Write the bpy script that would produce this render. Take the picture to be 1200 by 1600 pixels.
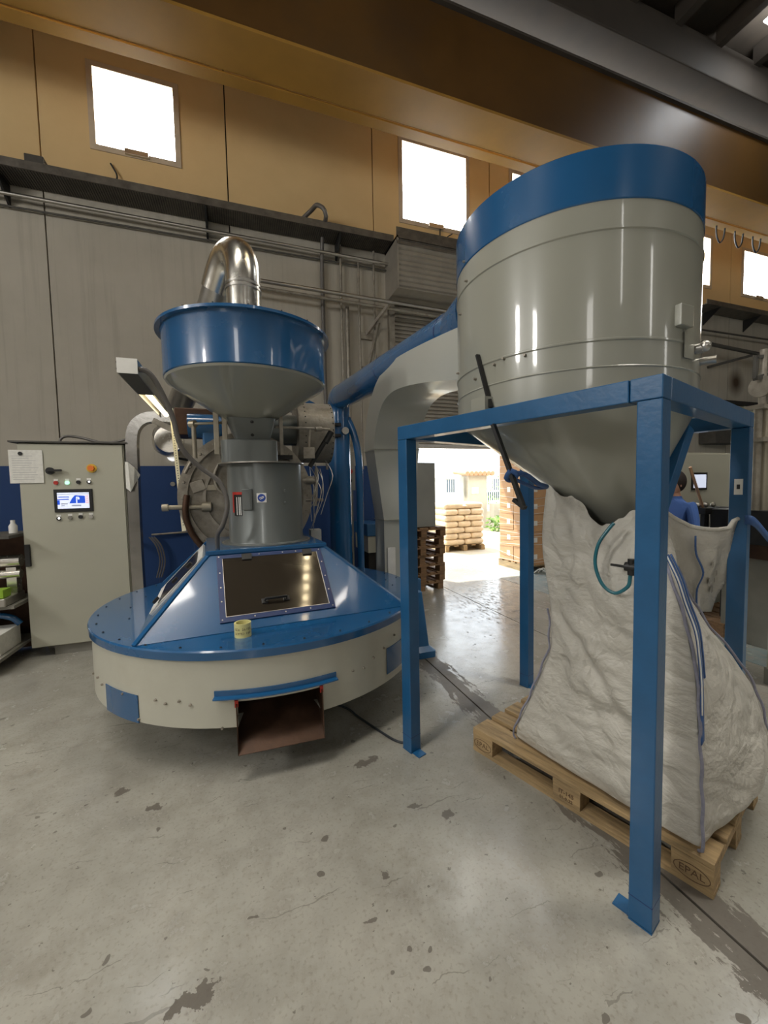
import bpy, bmesh, math, random
from mathutils import Vector, Matrix, Euler
R = math.radians
PI = math.pi
rnd = random.Random(7)
for o in list(bpy.data.objects):
    bpy.data.objects.remove(o)
SC = bpy.context.scene
COL = SC.collection

# ------------------------------------------------------------------ camera, sky, sun, lamps, exposure
cam = bpy.data.cameras.new('camera')
cam.sensor_fit = 'VERTICAL'
cam.sensor_height = 36.0
cam.lens = 631.26 / 1600 * 36.0
cam.clip_start = 0.05
cam.clip_end = 500
camo = bpy.data.objects.new('camera', cam)
COL.objects.link(camo)
yaw, pitch, roll = R(19.5), R(3.419), R(-1.139)
Mz = Matrix.Rotation(-yaw, 4, 'Z')
Mx = Matrix.Rotation(PI/2 - pitch, 4, 'X')
Mr = Matrix.Rotation(roll, 4, 'Z')
camo.matrix_world = Matrix.Translation((0, 0, 1.65)) @ Mz @ Mx @ Mr
SC.camera = camo

w = bpy.data.worlds.new('sky')
SC.world = w
w.use_nodes = True
wn = w.node_tree
wn.nodes['Background'].inputs[0].default_value = (0.86, 0.93, 1.0, 1)
wn.nodes['Background'].inputs[1].default_value = 7.0

sd = bpy.data.lights.new('sun', 'SUN')
sd.energy = 16.0
sd.angle = R(1.5)
sd.color = (1.0, 0.94, 0.84)
so = bpy.data.objects.new('sun', sd)
COL.objects.link(so)
so.rotation_euler = Vector((0.25, -0.55, -1.0)).to_track_quat('-Z', 'Y').to_euler()
so.location = (5, 14, 12)

def area(name, loc, aim, sx, sy, power, col=(1, 1, 1), portal=False, spread=180):
    l = bpy.data.lights.new(name, 'AREA')
    l.shape = 'RECTANGLE'; l.size = sx; l.size_y = sy
    l.energy = power; l.color = col
    o = bpy.data.objects.new(name, l)
    COL.objects.link(o)
    o.location = loc
    o.rotation_euler = (Vector(aim) - Vector(loc)).to_track_quat('-Z', 'Y').to_euler()
    l.spread = R(spread)
    if portal: l.cycles.is_portal = True
    return o
area('door_portal', (5.1, 7.7, 1.25), (5.1, 0, 1.25), 4.8, 2.5, 1, portal=True)
# daylight through tall unseen windows; gate and roof areas are added fill
for y_ in (-1.5, 1.42):
    area('left_wall_window_light', (-7.9, y_, 5.5), (0, y_, 5.5), 0.62, 1.35, 250, (1.0, 0.98, 0.94))
for x_, z_, wd, pw_ in ((-3.5, 6.0, 1.2, 130), (2.1, 7.9, 0.28, 40), (8.15, 7.4, 0.5, 70), (13.5, 6.0, 1.0, 90)):
    area('front_wall_window_light', (x_, -9.9, z_), (x_, 0, z_), wd, 2.6, pw_, (1.0, 0.97, 0.92))
area('gate_fill', (-6.8, -9.8, 1.9), (-2.0, 0, 0.6), 3.0, 3.6, 70, (1.0, 0.98, 0.95))
area('roof_fill', (-3.6, 0.2, 9.3), (-3.2, 0.4, 0), 0.9, 6.5, 235, (1.0, 0.95, 0.86), spread=100)
area('roof_fill', (5.8, -1.2, 9.3), (5.2, -0.6, 0), 0.9, 6.5, 235, (1.0, 0.95, 0.86), spread=100)

vs = SC.view_settings
vs.view_transform = 'Standard'
try: vs.look = 'None'
except Exception: pass
vs.gamma = 1.0
vs.use_curve_mapping = False
vs.exposure = -0.43

# ------------------------------------------------------------------ materials
def newmat(name):
    m = bpy.data.materials.new(name); m.use_nodes = True
    nt = m.node_tree
    return m, nt, nt.nodes['Principled BSDF']
def N(nt, t, **kw):
    n = nt.nodes.new(t)
    for k, v in kw.items():
        if k.startswith('i_'):
            key = k[2:]
            n.inputs[int(key) if key.isdigit() else key].default_value = v
        else: setattr(n, k, v)
    return n
def pos(nt): return N(nt, 'ShaderNodeNewGeometry').outputs['Position']
def pmat(name, col, rough=0.5, metal=0.0, var=0.12, scale=4.0, bump=0.0, bscale=30.0, coat=0.0, stretch=(1, 1, 1), dirt=None, dirt_amt=0.5, obj=True):
    m, nt, b = newmat(name)
    L = nt.links
    b.inputs['Metallic'].default_value = metal
    b.inputs['Coat Weight'].default_value = coat
    b.inputs['Coat Roughness'].default_value = 0.06
    src = N(nt, 'ShaderNodeTexCoord').outputs['Object'] if obj else pos(nt)
    mp = N(nt, 'ShaderNodeMapping'); mp.inputs['Scale'].default_value = stretch
    L.new(src, mp.inputs[0])
    nz = N(nt, 'ShaderNodeTexNoise', i_Scale=scale, i_Detail=5.0, i_Roughness=0.6)
    L.new(mp.outputs[0], nz.inputs['Vector'])
    cr = N(nt, 'ShaderNodeValToRGB')
    c = Vector(col)
    cr.color_ramp.elements[0].position = 0.3; cr.color_ramp.elements[1].position = 0.72
    cr.color_ramp.elements[0].color = (*(c * (1 - var)), 1)
    cr.color_ramp.elements[1].color = (*[min(1, x) for x in (c * (1 + var))], 1)
    L.new(nz.outputs[0], cr.inputs[0])
    out = cr.outputs[0]
    if dirt:
        n2 = N(nt, 'ShaderNodeTexNoise', i_Scale=scale * 0.6, i_Detail=8.0, i_Roughness=0.7)
        L.new(mp.outputs[0], n2.inputs['Vector'])
        r2 = N(nt, 'ShaderNodeMapRange'); r2.inputs[1].default_value = 0.52; r2.inputs[2].default_value = 0.75
        r2.inputs[4].default_value = dirt_amt
        L.new(n2.outputs[0], r2.inputs[0])
        mx = N(nt, 'ShaderNodeMix', data_type='RGBA'); mx.inputs[7].default_value = (*dirt, 1)
        L.new(r2.outputs[0], mx.inputs[0]); L.new(out, mx.inputs[6]); out = mx.outputs[2]
    L.new(out, b.inputs['Base Color'])
    rr = N(nt, 'ShaderNodeMapRange'); rr.inputs[3].default_value = max(0.02, rough * 0.8); rr.inputs[4].default_value = min(1, rough * 1.2)
    L.new(nz.outputs[0], rr.inputs[0]); L.new(rr.outputs[0], b.inputs['Roughness'])
    if bump:
        nb = N(nt, 'ShaderNodeTexNoise', i_Scale=bscale, i_Detail=4.0)
        L.new(mp.outputs[0], nb.inputs['Vector'])
        bp = N(nt, 'ShaderNodeBump', i_Strength=bump, i_Distance=0.02)
        L.new(nb.outputs[0], bp.inputs['Height']); L.new(bp.outputs[0], b.inputs['Normal'])
    return m
def emat(name, col, strength):
    m, nt, b = newmat(name)
    b.inputs['Base Color'].default_value = (*col, 1)
    b.inputs['Emission Color'].default_value = (*col, 1)
    b.inputs['Emission Strength'].default_value = strength
    b.inputs['Roughness'].default_value = 0.4
    return m

BLUE = pmat('blue_enamel', (0.011, 0.092, 0.235), 0.26, 0, 0.08, 2.0, 0.0, 12, coat=0.7)
BLUE_FLAT = pmat('blue_frame_paint', (0.011, 0.092, 0.225), 0.36, 0, 0.10, 6, 0.05, 40, coat=0.25)
DBLUE = pmat('dark_blue_paint', (0.006, 0.028, 0.12), 0.4, 0, 0.15, 5)
CREAM = pmat('grey_enamel', (0.31, 0.31, 0.26), 0.30, 0, 0.04, 1.2, 0.0, 8, coat=0.6)
CREAM_DRUM = pmat('cream_enamel', (0.50, 0.49, 0.41), 0.42, 0, 0.05, 2.0, 0.03, 10, coat=0.2, dirt=(0.3, 0.26, 0.18), dirt_amt=0.25)
CREAM_DUCT = pmat('duct_enamel', (0.44, 0.445, 0.40), 0.3, 0, 0.04, 1.5, 0.03, 3, coat=0.4)
GREYM = pmat('dark_grey_paint', (0.17, 0.185, 0.18), 0.30, 0.35, 0.05, 1.5, 0.0, 20, coat=0.2)
CAB = pmat('cabinet_grey', (0.42, 0.41, 0.33), 0.5, 0, 0.05, 1.2, 0.03, 60, dirt=(0.3, 0.28, 0.2), dirt_amt=0.3)
CABDARK = pmat('plinth_grey', (0.22, 0.21, 0.18), 0.6)
STEEL = pmat('galvanised_steel', (0.50, 0.48, 0.44), 0.34, 1.0, 0.12, 6, 0.04, 20)
DUCTM = pmat('duct_sheet', (0.34, 0.33, 0.31), 0.24, 0.9, 0.15, 5, 0.05, 15)
CHROME = pmat('bright_steel', (0.78, 0.75, 0.68), 0.26, 1.0, 0.06, 8, 0.05, 10)
DULL = pmat('dull_cast_metal', (0.33, 0.30, 0.25), 0.5, 0.55, 0.25, 9, 0.15, 30, dirt=(0.10, 0.07, 0.04), dirt_amt=0.6)
RUSTY = pmat('brown_steel', (0.075, 0.04, 0.024), 0.45, 0.6, 0.3, 8, 0.1, 25)
BLACK = pmat('black_plastic', (0.012, 0.012, 0.012), 0.45)
DARKIN = pmat('dark_interior', (0.02, 0.018, 0.015), 0.8)
DGREY = pmat('dark_wall_metal', (0.09, 0.085, 0.075), 0.6, 0.3, 0.25, 6)
WHITE = pmat('white_plastic', (0.75, 0.74, 0.70), 0.5)
PAPER = pmat('paper_sheet', (0.72, 0.71, 0.66), 0.8, 0, 0.1, 25)
RED = pmat('red_plastic', (0.45, 0.03, 0.02), 0.4)
ORANGE = pmat('orange_plastic', (0.75, 0.18, 0.02), 0.4)
YELLOWTAPE = pmat('yellow_tape', (0.72, 0.66, 0.28), 0.4, coat=0.3)
GREEN = pmat('green_card', (0.25, 0.42, 0.03), 0.7)
RUBBER = pmat('grey_hose', (0.14, 0.13, 0.12), 0.45, 0.2)
CABLE = pmat('black_cable', (0.02, 0.025, 0.03), 0.5)
TEAL = pmat('teal_air_hose', (0.01, 0.13, 0.17), 0.35, coat=0.4)
TANBAR = pmat('tan_lit_bar', (0.40, 0.36, 0.28), 0.4, 0.5)
RULER = pmat('perforated_strip', (0.72, 0.68, 0.50), 0.4, 0.5)
SHUT = pmat('shutter_steel', (0.36, 0.33, 0.28), 0.5, 0.25, 0.15, 3, 0.05, 12)
TRAY = pmat('cable_tray_steel', (0.15, 0.135, 0.115), 0.55, 0.5, 0.3, 8)
YEL = pmat('crane_yellow_shaded', (0.10, 0.046, 0.008), 0.5, 0, 0.2, 1.2, 0.04, 8, dirt=(0.06, 0.036, 0.02), dirt_amt=0.6)  # girder yellow darkened as the shaded web, with grime mixed in
YEL_LIT = pmat('crane_yellow_lit', (0.36, 0.19, 0.03), 0.6, 0, 0.15, 1.2)  # same girder paint, brightened as the window-lit underside
BEAMG = pmat('roof_beam_grey', (0.055, 0.044, 0.034), 0.8, 0, 0.2, 2)
ROOF = pmat('roof_sheet', (0.055, 0.042, 0.03), 0.8, 0, 0.25, 3)
WOODP = pmat('pallet_wood', (0.36, 0.25, 0.125), 0.75, 0, 0.35, 4, 0.3, 40, stretch=(9, 1, 9), dirt=(0.10, 0.07, 0.04), dirt_amt=0.75)
WOODD = pmat('old_pallet_wood', (0.26, 0.15, 0.075), 0.8, 0, 0.3, 5, 0.2, 40, stretch=(1, 9, 9), dirt=(0.08, 0.05, 0.03), dirt_amt=0.6)
INK = pmat('branded_ink', (0.12, 0.07, 0.035), 0.9)
BLUEINK = pmat('blue_ink', (0.02, 0.06, 0.30), 0.5)
CARD = pmat('cardboard', (0.52, 0.30, 0.15), 0.8, 0, 0.1, 4)
SACK = pmat('wrapped_sacks', (0.62, 0.50, 0.34), 0.45, 0, 0.2, 5, 0.4, 8, coat=0.4)
STRAPB = pmat('blue_webbing', (0.035, 0.095, 0.26), 0.6, 0, 0.25, 30)
SEAM = pmat('seam_tape', (0.24, 0.24, 0.30), 0.7, 0, 0.2, 40)
FILM = pmat('clear_film', (0.75, 0.76, 0.74), 0.2)
SHIRT = pmat('blue_shirt', (0.05, 0.12, 0.36), 0.8)
SKIN = pmat('skin', (0.55, 0.30, 0.20), 0.55)
HAIR = pmat('dark_hair', (0.02, 0.012, 0.01), 0.7)
TROUS = pmat('dark_trousers', (0.03, 0.04, 0.07), 0.85)
COPPER = pmat('copper_tube', (0.62, 0.38, 0.24), 0.3, 0.7)
CONCOUT = pmat('outdoor_concrete', (0.50, 0.46, 0.38), 0.85, 0, 0.15, 2, 0.1, 20)
ASPH = pmat('yard_ground', (0.40, 0.35, 0.26), 0.9, 0, 0.15, 1, obj=False)
LEAF = pmat('hedge_leaf', (0.16, 0.28, 0.05), 0.7, 0, 0.4, 8)
FENCEM = pmat('fence_paint', (0.50, 0.55, 0.52), 0.5)
CARW = pmat('car_white', (0.7, 0.72, 0.75), 0.25, coat=0.6)
GLASSD = pmat('dark_glass', (0.05, 0.07, 0.09), 0.08)
TUBE = emat('lamp_tube', (1.0, 0.86, 0.55), 7)
PANE = emat('daylight_pane', (0.93, 0.97, 1.0), 24.0)
GREENL = emat('green_button_light', (0.45, 1.0, 0.65), 1.4)
WHITEL = emat('white_button_light', (1.0, 0.98, 0.9), 2.5)
SCRW = emat('screen_white', (0.72, 0.78, 0.95), 0.9)
SCRB = emat('screen_blue', (0.01, 0.07, 0.55), 1.0)
SCRG = emat('screen_grey', (0.30, 0.33, 0.42), 0.8)
SCRP = emat('screen_pink', (0.85, 0.45, 0.5), 0.8)
LAMPW = emat('bay_lamp_glow', (1.0, 0.80, 0.48), 45)

# hatch glass: dark tinted, slightly see-through
def hatchglass():
    m, nt, b = newmat('tinted_hatch_glass')
    b.inputs['Base Color'].default_value = (0.035, 0.028, 0.02, 1)
    b.inputs['Roughness'].default_value = 0.10
    b.inputs['Coat Weight'].default_value = 0.2
    b.inputs['Specular IOR Level'].default_value = 0.8
    nz = N(nt, 'ShaderNodeTexNoise', i_Scale=7.0, i_Detail=6.0)
    nt.links.new(N(nt, 'ShaderNodeTexCoord').outputs['Object'], nz.inputs['Vector'])
    mr = N(nt, 'ShaderNodeMapRange'); mr.inputs[3].default_value = 0.02; mr.inputs[4].default_value = 0.16
    nt.links.new(nz.outputs[0], mr.inputs[0]); nt.links.new(mr.outputs[0], b.inputs['Roughness'])
    return m
HGLASS = hatchglass()

# precast wall panel: painted bands (blue wainscot, grey, ochre with warm girder bounce) and drip marks
def wallmat():
    m, nt, b = newmat('painted_precast_wall'); L = nt.links
    p = pos(nt); sx = N(nt, 'ShaderNodeSeparateXYZ'); L.new(p, sx.inputs[0])
    n1 = N(nt, 'ShaderNodeTexNoise', i_Scale=0.9, i_Detail=6.0, i_Roughness=0.6); L.new(p, n1.inputs['Vector'])
    mp = N(nt, 'ShaderNodeMapping'); mp.inputs['Scale'].default_value = (7, 7, 0.25); L.new(p, mp.inputs[0])
    n2 = N(nt, 'ShaderNodeTexNoise', i_Scale=1.6, i_Detail=5.0, i_Roughness=0.65); L.new(mp.outputs[0], n2.inputs['Vector'])
    def step(v):
        s = N(nt, 'ShaderNodeMath', operation='GREATER_THAN'); L.new(sx.outputs[2], s.inputs[0]); s.inputs[1].default_value = v; return s.outputs[0]
    def mixc(f, a, c):
        x = N(nt, 'ShaderNodeMix', data_type='RGBA')
        L.new(f, x.inputs[0]) if not isinstance(f, float) else setattr(x.inputs[0], 'default_value', f)
        for s, i in ((a, 6), (c, 7)):
            if isinstance(s, tuple): x.inputs[i].default_value = (*s, 1)
            else: L.new(s, x.inputs[i])
        return x.outputs[2]
    grey = mixc(n1.outputs[0], (0.34, 0.31, 0.25), (0.56, 0.52, 0.44))
    ochre = mixc(n1.outputs[0], (0.60, 0.42, 0.20), (0.80, 0.59, 0.30))  # cream paint plus bounce light off the girder, put into the colour
    blue = mixc(n1.outputs[0], (0.006, 0.035, 0.13), (0.012, 0.055, 0.19))
    s2 = N(nt, 'ShaderNodeMapRange'); s2.inputs[1].default_value = 0.60; s2.inputs[2].default_value = 0.78; s2.inputs[4].default_value = 0.45
    L.new(n2.outputs[0], s2.inputs[0])
    blue = mixc(s2.outputs[0], blue, (0.16, 0.17, 0.18))
    s3 = N(nt, 'ShaderNodeMapRange'); s3.inputs[1].default_value = 0.50; s3.inputs[2].default_value = 0.85; s3.inputs[4].default_value = 0.45
    L.new(n2.outputs[0], s3.inputs[0])
    grey = mixc(s3.outputs[0], grey, (0.22, 0.19, 0.15))
    c = mixc(step(2.07), blue, grey)
    c = mixc(step(6.15), c, ochre)
    # brown burn mark on the right-hand part of the wall
    v = N(nt, 'ShaderNodeVectorMath', operation='SUBTRACT'); L.new(p, v.inputs[0]); v.inputs[1].default_value = (12.8, 7.3, 4.32)
    v2 = N(nt, 'ShaderNodeVectorMath', operation='MULTIPLY'); L.new(v.outputs[0], v2.inputs[0]); v2.inputs[1].default_value = (1.9, 0.2, 1.7)
    ln = N(nt, 'ShaderNodeVectorMath', operation='LENGTH'); L.new(v2.outputs[0], ln.inputs[0])
    mr = N(nt, 'ShaderNodeMapRange'); mr.inputs[1].default_value = 0.15; mr.inputs[2].default_value = 0.75; mr.inputs[3].default_value = 0.95; mr.inputs[4].default_value = 0.0
    L.new(ln.outputs['Value'], mr.inputs[0])
    c = mixc(mr.outputs[0], c, (0.045, 0.02, 0.004))
    L.new(c, b.inputs['Base Color']); b.inputs['Roughness'].default_value = 0.7
    nb = N(nt, 'ShaderNodeTexNoise', i_Scale=25.0, i_Detail=4.0); L.new(p, nb.inputs['Vector'])
    bp = N(nt, 'ShaderNodeBump', i_Strength=0.12, i_Distance=0.01); L.new(nb.outputs[0], bp.inputs['Height']); L.new(bp.outputs[0], b.inputs['Normal'])
    return m
WALL = wallmat()
PLAINWALL = pmat('plain_plaster', (0.42, 0.37, 0.30), 0.8, 0, 0.1, 1)

def floormat():
    m, nt, b = newmat('worn_concrete_floor'); L = nt.links
    p = pos(nt); sx = N(nt, 'ShaderNodeSeparateXYZ'); L.new(p, sx.inputs[0])
    def noise(s, d=6.0, r=0.6, vec=p, dist=0.0):
        n = N(nt, 'ShaderNodeTexNoise', i_Scale=s, i_Detail=d, i_Roughness=r, i_Distortion=dist); L.new(vec, n.inputs['Vector']); return n.outputs[0]
    def mr(v, a, c, lo=0.0, hi=1.0):
        x = N(nt, 'ShaderNodeMapRange'); L.new(v, x.inputs[0])
        x.inputs[1].default_value = a; x.inputs[2].default_value = c; x.inputs[3].default_value = lo; x.inputs[4].default_value = hi; return x.outputs[0]
    def mixc(f, a, c):
        x = N(nt, 'ShaderNodeMix', data_type='RGBA'); L.new(f, x.inputs[0])
        for s, i in ((a, 6), (c, 7)):
            if isinstance(s, tuple): x.inputs[i].default_value = (*s, 1)
            else: L.new(s, x.inputs[i])
        return x.outputs[2]
    def math_(op, a, c=None):
        x = N(nt, 'ShaderNodeMath', operation=op)
        for s, i in ((a, 0), (c, 1)):
            if s is None: continue
            if isinstance(s, (int, float)): x.inputs[i].default_value = s
            else: L.new(s, x.inputs[i])
        return x.outputs[0]
    big = noise(0.8, 6, 0.65); mid = noise(5.0, 8, 0.7)
    base = mixc(mr(big, 0.3, 0.7), (0.26, 0.25, 0.215), (0.42, 0.405, 0.355))
    base = mixc(mr(mid, 0.45, 0.75, 0, 0.55), base, (0.19, 0.17, 0.14))
    base = mixc(mr(noise(2.2, 8, 0.75), 0.56, 0.72, 0, 0.5), base, (0.17, 0.145, 0.11))
    base = mixc(mr(noise(70.0, 2, 0.5), 0.55, 0.8, 0, 0.5), base, (0.15, 0.13, 0.11))
    # blue-painted bay on the right
    isblue = math_('GREATER_THAN', sx.outputs[0], 4.32)
    base = mixc(isblue, base, mixc(mr(mid, 0.4, 0.7), (0.26, 0.33, 0.34), (0.36, 0.38, 0.36)))
    # chips and spots
    vor = N(nt, 'ShaderNodeTexVoronoi', feature='F1', i_Scale=5.5); vor.inputs['Randomness'].default_value = 1.0
    wp = N(nt, 'ShaderNodeVectorMath', operation='ADD')
    nzc = N(nt, 'ShaderNodeTexNoise', i_Scale=9.0, i_Detail=4.0); L.new(p, nzc.inputs['Vector'])
    sc = N(nt, 'ShaderNodeVectorMath', operation='SCALE'); L.new(nzc.outputs['Color'], sc.inputs[0]); sc.inputs['Scale'].default_value = 0.10
    L.new(p, wp.inputs[0]); L.new(sc.outputs[0], wp.inputs[1]); L.new(wp.outputs[0], vor.inputs['Vector'])
    gate = mr(noise(1.7, 3, 0.5), 0.42, 0.62, 0.0, 0.13)
    spots = math_('LESS_THAN', vor.outputs['Distance'], gate)
    fine = math_('GREATER_THAN', noise(26.0, 3, 0.6), 0.70)
    vor2 = N(nt, 'ShaderNodeTexVoronoi', feature='F1', i_Scale=12.0); L.new(wp.outputs[0], vor2.inputs['Vector'])
    fine = math_('MAXIMUM', fine, math_('LESS_THAN', vor2.outputs['Distance'], mr(noise(2.6, 4, 0.6), 0.44, 0.66, 0.0, 0.17)))
    # fine scratches in two directions
    scr = None
    for rz_, sc_ in ((0.7, (1.2, 26, 1)), (-0.5, (1.0, 30, 1)), (1.5, (0.8, 34, 1))):
        mps = N(nt, 'ShaderNodeMapping'); mps.inputs['Rotation'].default_value = (0, 0, rz_); mps.inputs['Scale'].default_value = sc_; L.new(wp.outputs[0], mps.inputs[0])
        q_ = math_('GREATER_THAN', noise(1.6, 2, 0.5, mps.outputs[0]), 0.725)
        scr = q_ if scr is None else math_('MAXIMUM', scr, q_)
    base = mixc(math_('MULTIPLY', scr, 0.45), base, (0.11, 0.10, 0.085))
    # large peeled patch near the camera and a few others (world position, x, y, half sizes)
    patch = None
    for (px, py, rx, ry) in ((-0.165, 1.385, 0.035, 0.03), (-0.215, 1.37, 0.045, 0.022), (-0.27, 1.35, 0.03, 0.035), (0.79, 1.84, 0.04, 0.012), (0.52, 1.55, 0.018, 0.018), (0.66, 2.26, 0.09, 0.025), (0.92, 1.72, 0.02, 0.035), (0.32, 1.81, 0.02, 0.02),
                             (-0.68, 2.50, 0.035, 0.03), (-0.49, 2.32, 0.05, 0.02), (-0.02, 1.56, 0.022, 0.008), (0.42, 1.40, 0.025, 0.008), (2.6, 0.95, 0.1, 0.02), (1.5, 0.75, 0.03, 0.015)):
        v = N(nt, 'ShaderNodeVectorMath', operation='SUBTRACT'); L.new(wp.outputs[0], v.inputs[0]); v.inputs[1].default_value = (px + 0.05, py + 0.05, 0.05)
        v2 = N(nt, 'ShaderNodeVectorMath', operation='MULTIPLY'); L.new(v.outputs[0], v2.inputs[0]); v2.inputs[1].default_value = (1 / rx, 1 / ry, 0)
        ln = N(nt, 'ShaderNodeVectorMath', operation='LENGTH'); L.new(v2.outputs[0], ln.inputs[0])
        s = math_('LESS_THAN', math_('ADD', ln.outputs['Value'], mr(noise(28, 3), 0.3, 0.7, -0.6, 0.6)), 0.95)
        patch = s if patch is None else math_('MAXIMUM', patch, s)
    # worn bands beside the slab joint
    dj = math_('ABSOLUTE', math_('SUBTRACT', sx.outputs[0], 1.62))
    wj = mr(dj, 0.02, 0.28, 0.80, 0.30)
    st = N(nt, 'ShaderNodeMapping'); st.inputs['Scale'].default_value = (5, 1.4, 1); L.new(p, st.inputs[0])
    worn = math_('LESS_THAN', noise(4.5, 6, 0.7, st.outputs[0]), math_('SUBTRACT', wj, 0.12))
    rightside = mr(sx.outputs[0], 1.5, 3.0, 0.18, 0.46)
    flake = math_('LESS_THAN', noise(5.0, 7, 0.78, st.outputs[0]), rightside)
    marks = math_('MAXIMUM', math_('MAXIMUM', spots, fine), math_('MAXIMUM', patch, worn))
    base = mixc(math_('MULTIPLY', flake, 0.60), base, (0.17, 0.13, 0.095))
    base = mixc(math_('MULTIPLY', marks, 0.80), base, (0.09, 0.075, 0.06))
    L.new(base, b.inputs['Base Color'])
    ro = mr(mid, 0.3, 0.75, 0.13, 0.34)
    ro2 = math_('ADD', ro, math_('MULTIPLY', math_('MAXIMUM', marks, flake), 0.35))
    L.new(ro2, b.inputs['Roughness'])
    hb = math_('SUBTRACT', math_('MULTIPLY', mid, 0.3), math_('MULTIPLY', math_('MAXIMUM', marks, flake), 0.25))
    bp = N(nt, 'ShaderNodeBump', i_Strength=0.28, i_Distance=0.012); L.new(hb, bp.inputs['Height']); L.new(bp.outputs[0], b.inputs['Normal'])
    return m
FLOOR = floormat()

# woven bag fabric with wrinkles
def bagmat():
    m, nt, b = newmat('woven_bag_fabric'); L = nt.links
    co = N(nt, 'ShaderNodeTexCoord').outputs['Object']
    def noise(s, d, sc=(1, 1, 1), dist=0.0, rot=(0, 0, 0)):
        mp = N(nt, 'ShaderNodeMapping'); mp.inputs['Scale'].default_value = sc; mp.inputs['Rotation'].default_value = rot; L.new(co, mp.inputs[0])
        n = N(nt, 'ShaderNodeTexNoise', i_Scale=s, i_Detail=d, i_Roughness=0.6, i_Distortion=dist); L.new(mp.outputs[0], n.inputs['Vector']); return n.outputs[0]
    a = noise(3, 5)
    cr = N(nt, 'ShaderNodeValToRGB'); L.new(a, cr.inputs[0])
    cr.color_ramp.elements[0].color = (0.42, 0.40, 0.35, 1); cr.color_ramp.elements[1].color = (0.60, 0.575, 0.51, 1)
    L.new(cr.outputs[0], b.inputs['Base Color'])
    b.inputs['Roughness'].default_value = 0.48
    w1 = noise(2.2, 5, (1.0, 1.0, 1.8), 1.2, (0.6, 0.3, 0.0))
    w2 = noise(7, 6, (1, 1, 2.2), 1.5, (-0.5, 0.5, 0.0))
    w3 = noise(60, 2, (1, 1, 1))
    s1 = N(nt, 'ShaderNodeMath', operation='MULTIPLY'); L.new(w2, s1.inputs[0]); s1.inputs[1].default_value = 0.25
    s2 = N(nt, 'ShaderNodeMath', operation='ADD'); L.new(w1, s2.inputs[0]); L.new(s1.outputs[0], s2.inputs[1])
    s3 = N(nt, 'ShaderNodeMath', operation='MULTIPLY_ADD'); L.new(w3, s3.inputs[0]); s3.inputs[1].default_value = 0.05; L.new(s2.outputs[0], s3.inputs[2])
    def crumple(sc, dist):
        ad = N(nt, 'ShaderNodeVectorMath', operation='ADD'); nc = N(nt, 'ShaderNodeTexNoise', i_Scale=2.5, i_Detail=3.0); L.new(co, nc.inputs['Vector'])
        sv = N(nt, 'ShaderNodeVectorMath', operation='SCALE'); sv.inputs['Scale'].default_value = dist; L.new(nc.outputs['Color'], sv.inputs[0])
        L.new(co, ad.inputs[0]); L.new(sv.outputs[0], ad.inputs[1])
        v_ = N(nt, 'ShaderNodeTexVoronoi', feature='DISTANCE_TO_EDGE', i_Scale=sc); L.new(ad.outputs[0], v_.inputs['Vector']); return v_.outputs['Distance']
    for sc, am in ((4.0, 0.9), (9.0, 0.5), (20.0, 0.22)):
        mm = N(nt, 'ShaderNodeMath', operation='MULTIPLY_ADD'); L.new(crumple(sc, 0.5), mm.inputs[0]); mm.inputs[1].default_value = am; L.new(s3.outputs[0], mm.inputs[2]); s3 = mm
    bp = N(nt, 'ShaderNodeBump', i_Strength=0.55, i_Distance=0.05); L.new(s3.outputs[0], bp.inputs['Height']); L.new(bp.outputs[0], b.inputs['Normal'])
    return m
BAG = bagmat()

# ------------------------------------------------------------------ mesh helpers
ORG = {}
def meta(o, label=None, cat=None, group=None, kind=None):
    if label: o['label'] = label
    if cat: o['category'] = cat
    if group: o['group'] = group
    if kind: o['kind'] = kind
    return o
def empty(name, loc=(0, 0, 0), rz=0.0, label=None, cat=None, group=None, kind=None):
    o = bpy.data.objects.new(name, None); COL.objects.link(o)
    o.empty_display_size = 0.1
    o.location = loc; o.rotation_euler = (0, 0, rz)
    M = Matrix.Translation(loc) @ Matrix.Rotation(rz, 4, 'Z')
    ORG[o.name] = M
    return meta(o, label, cat, group, kind)

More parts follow.
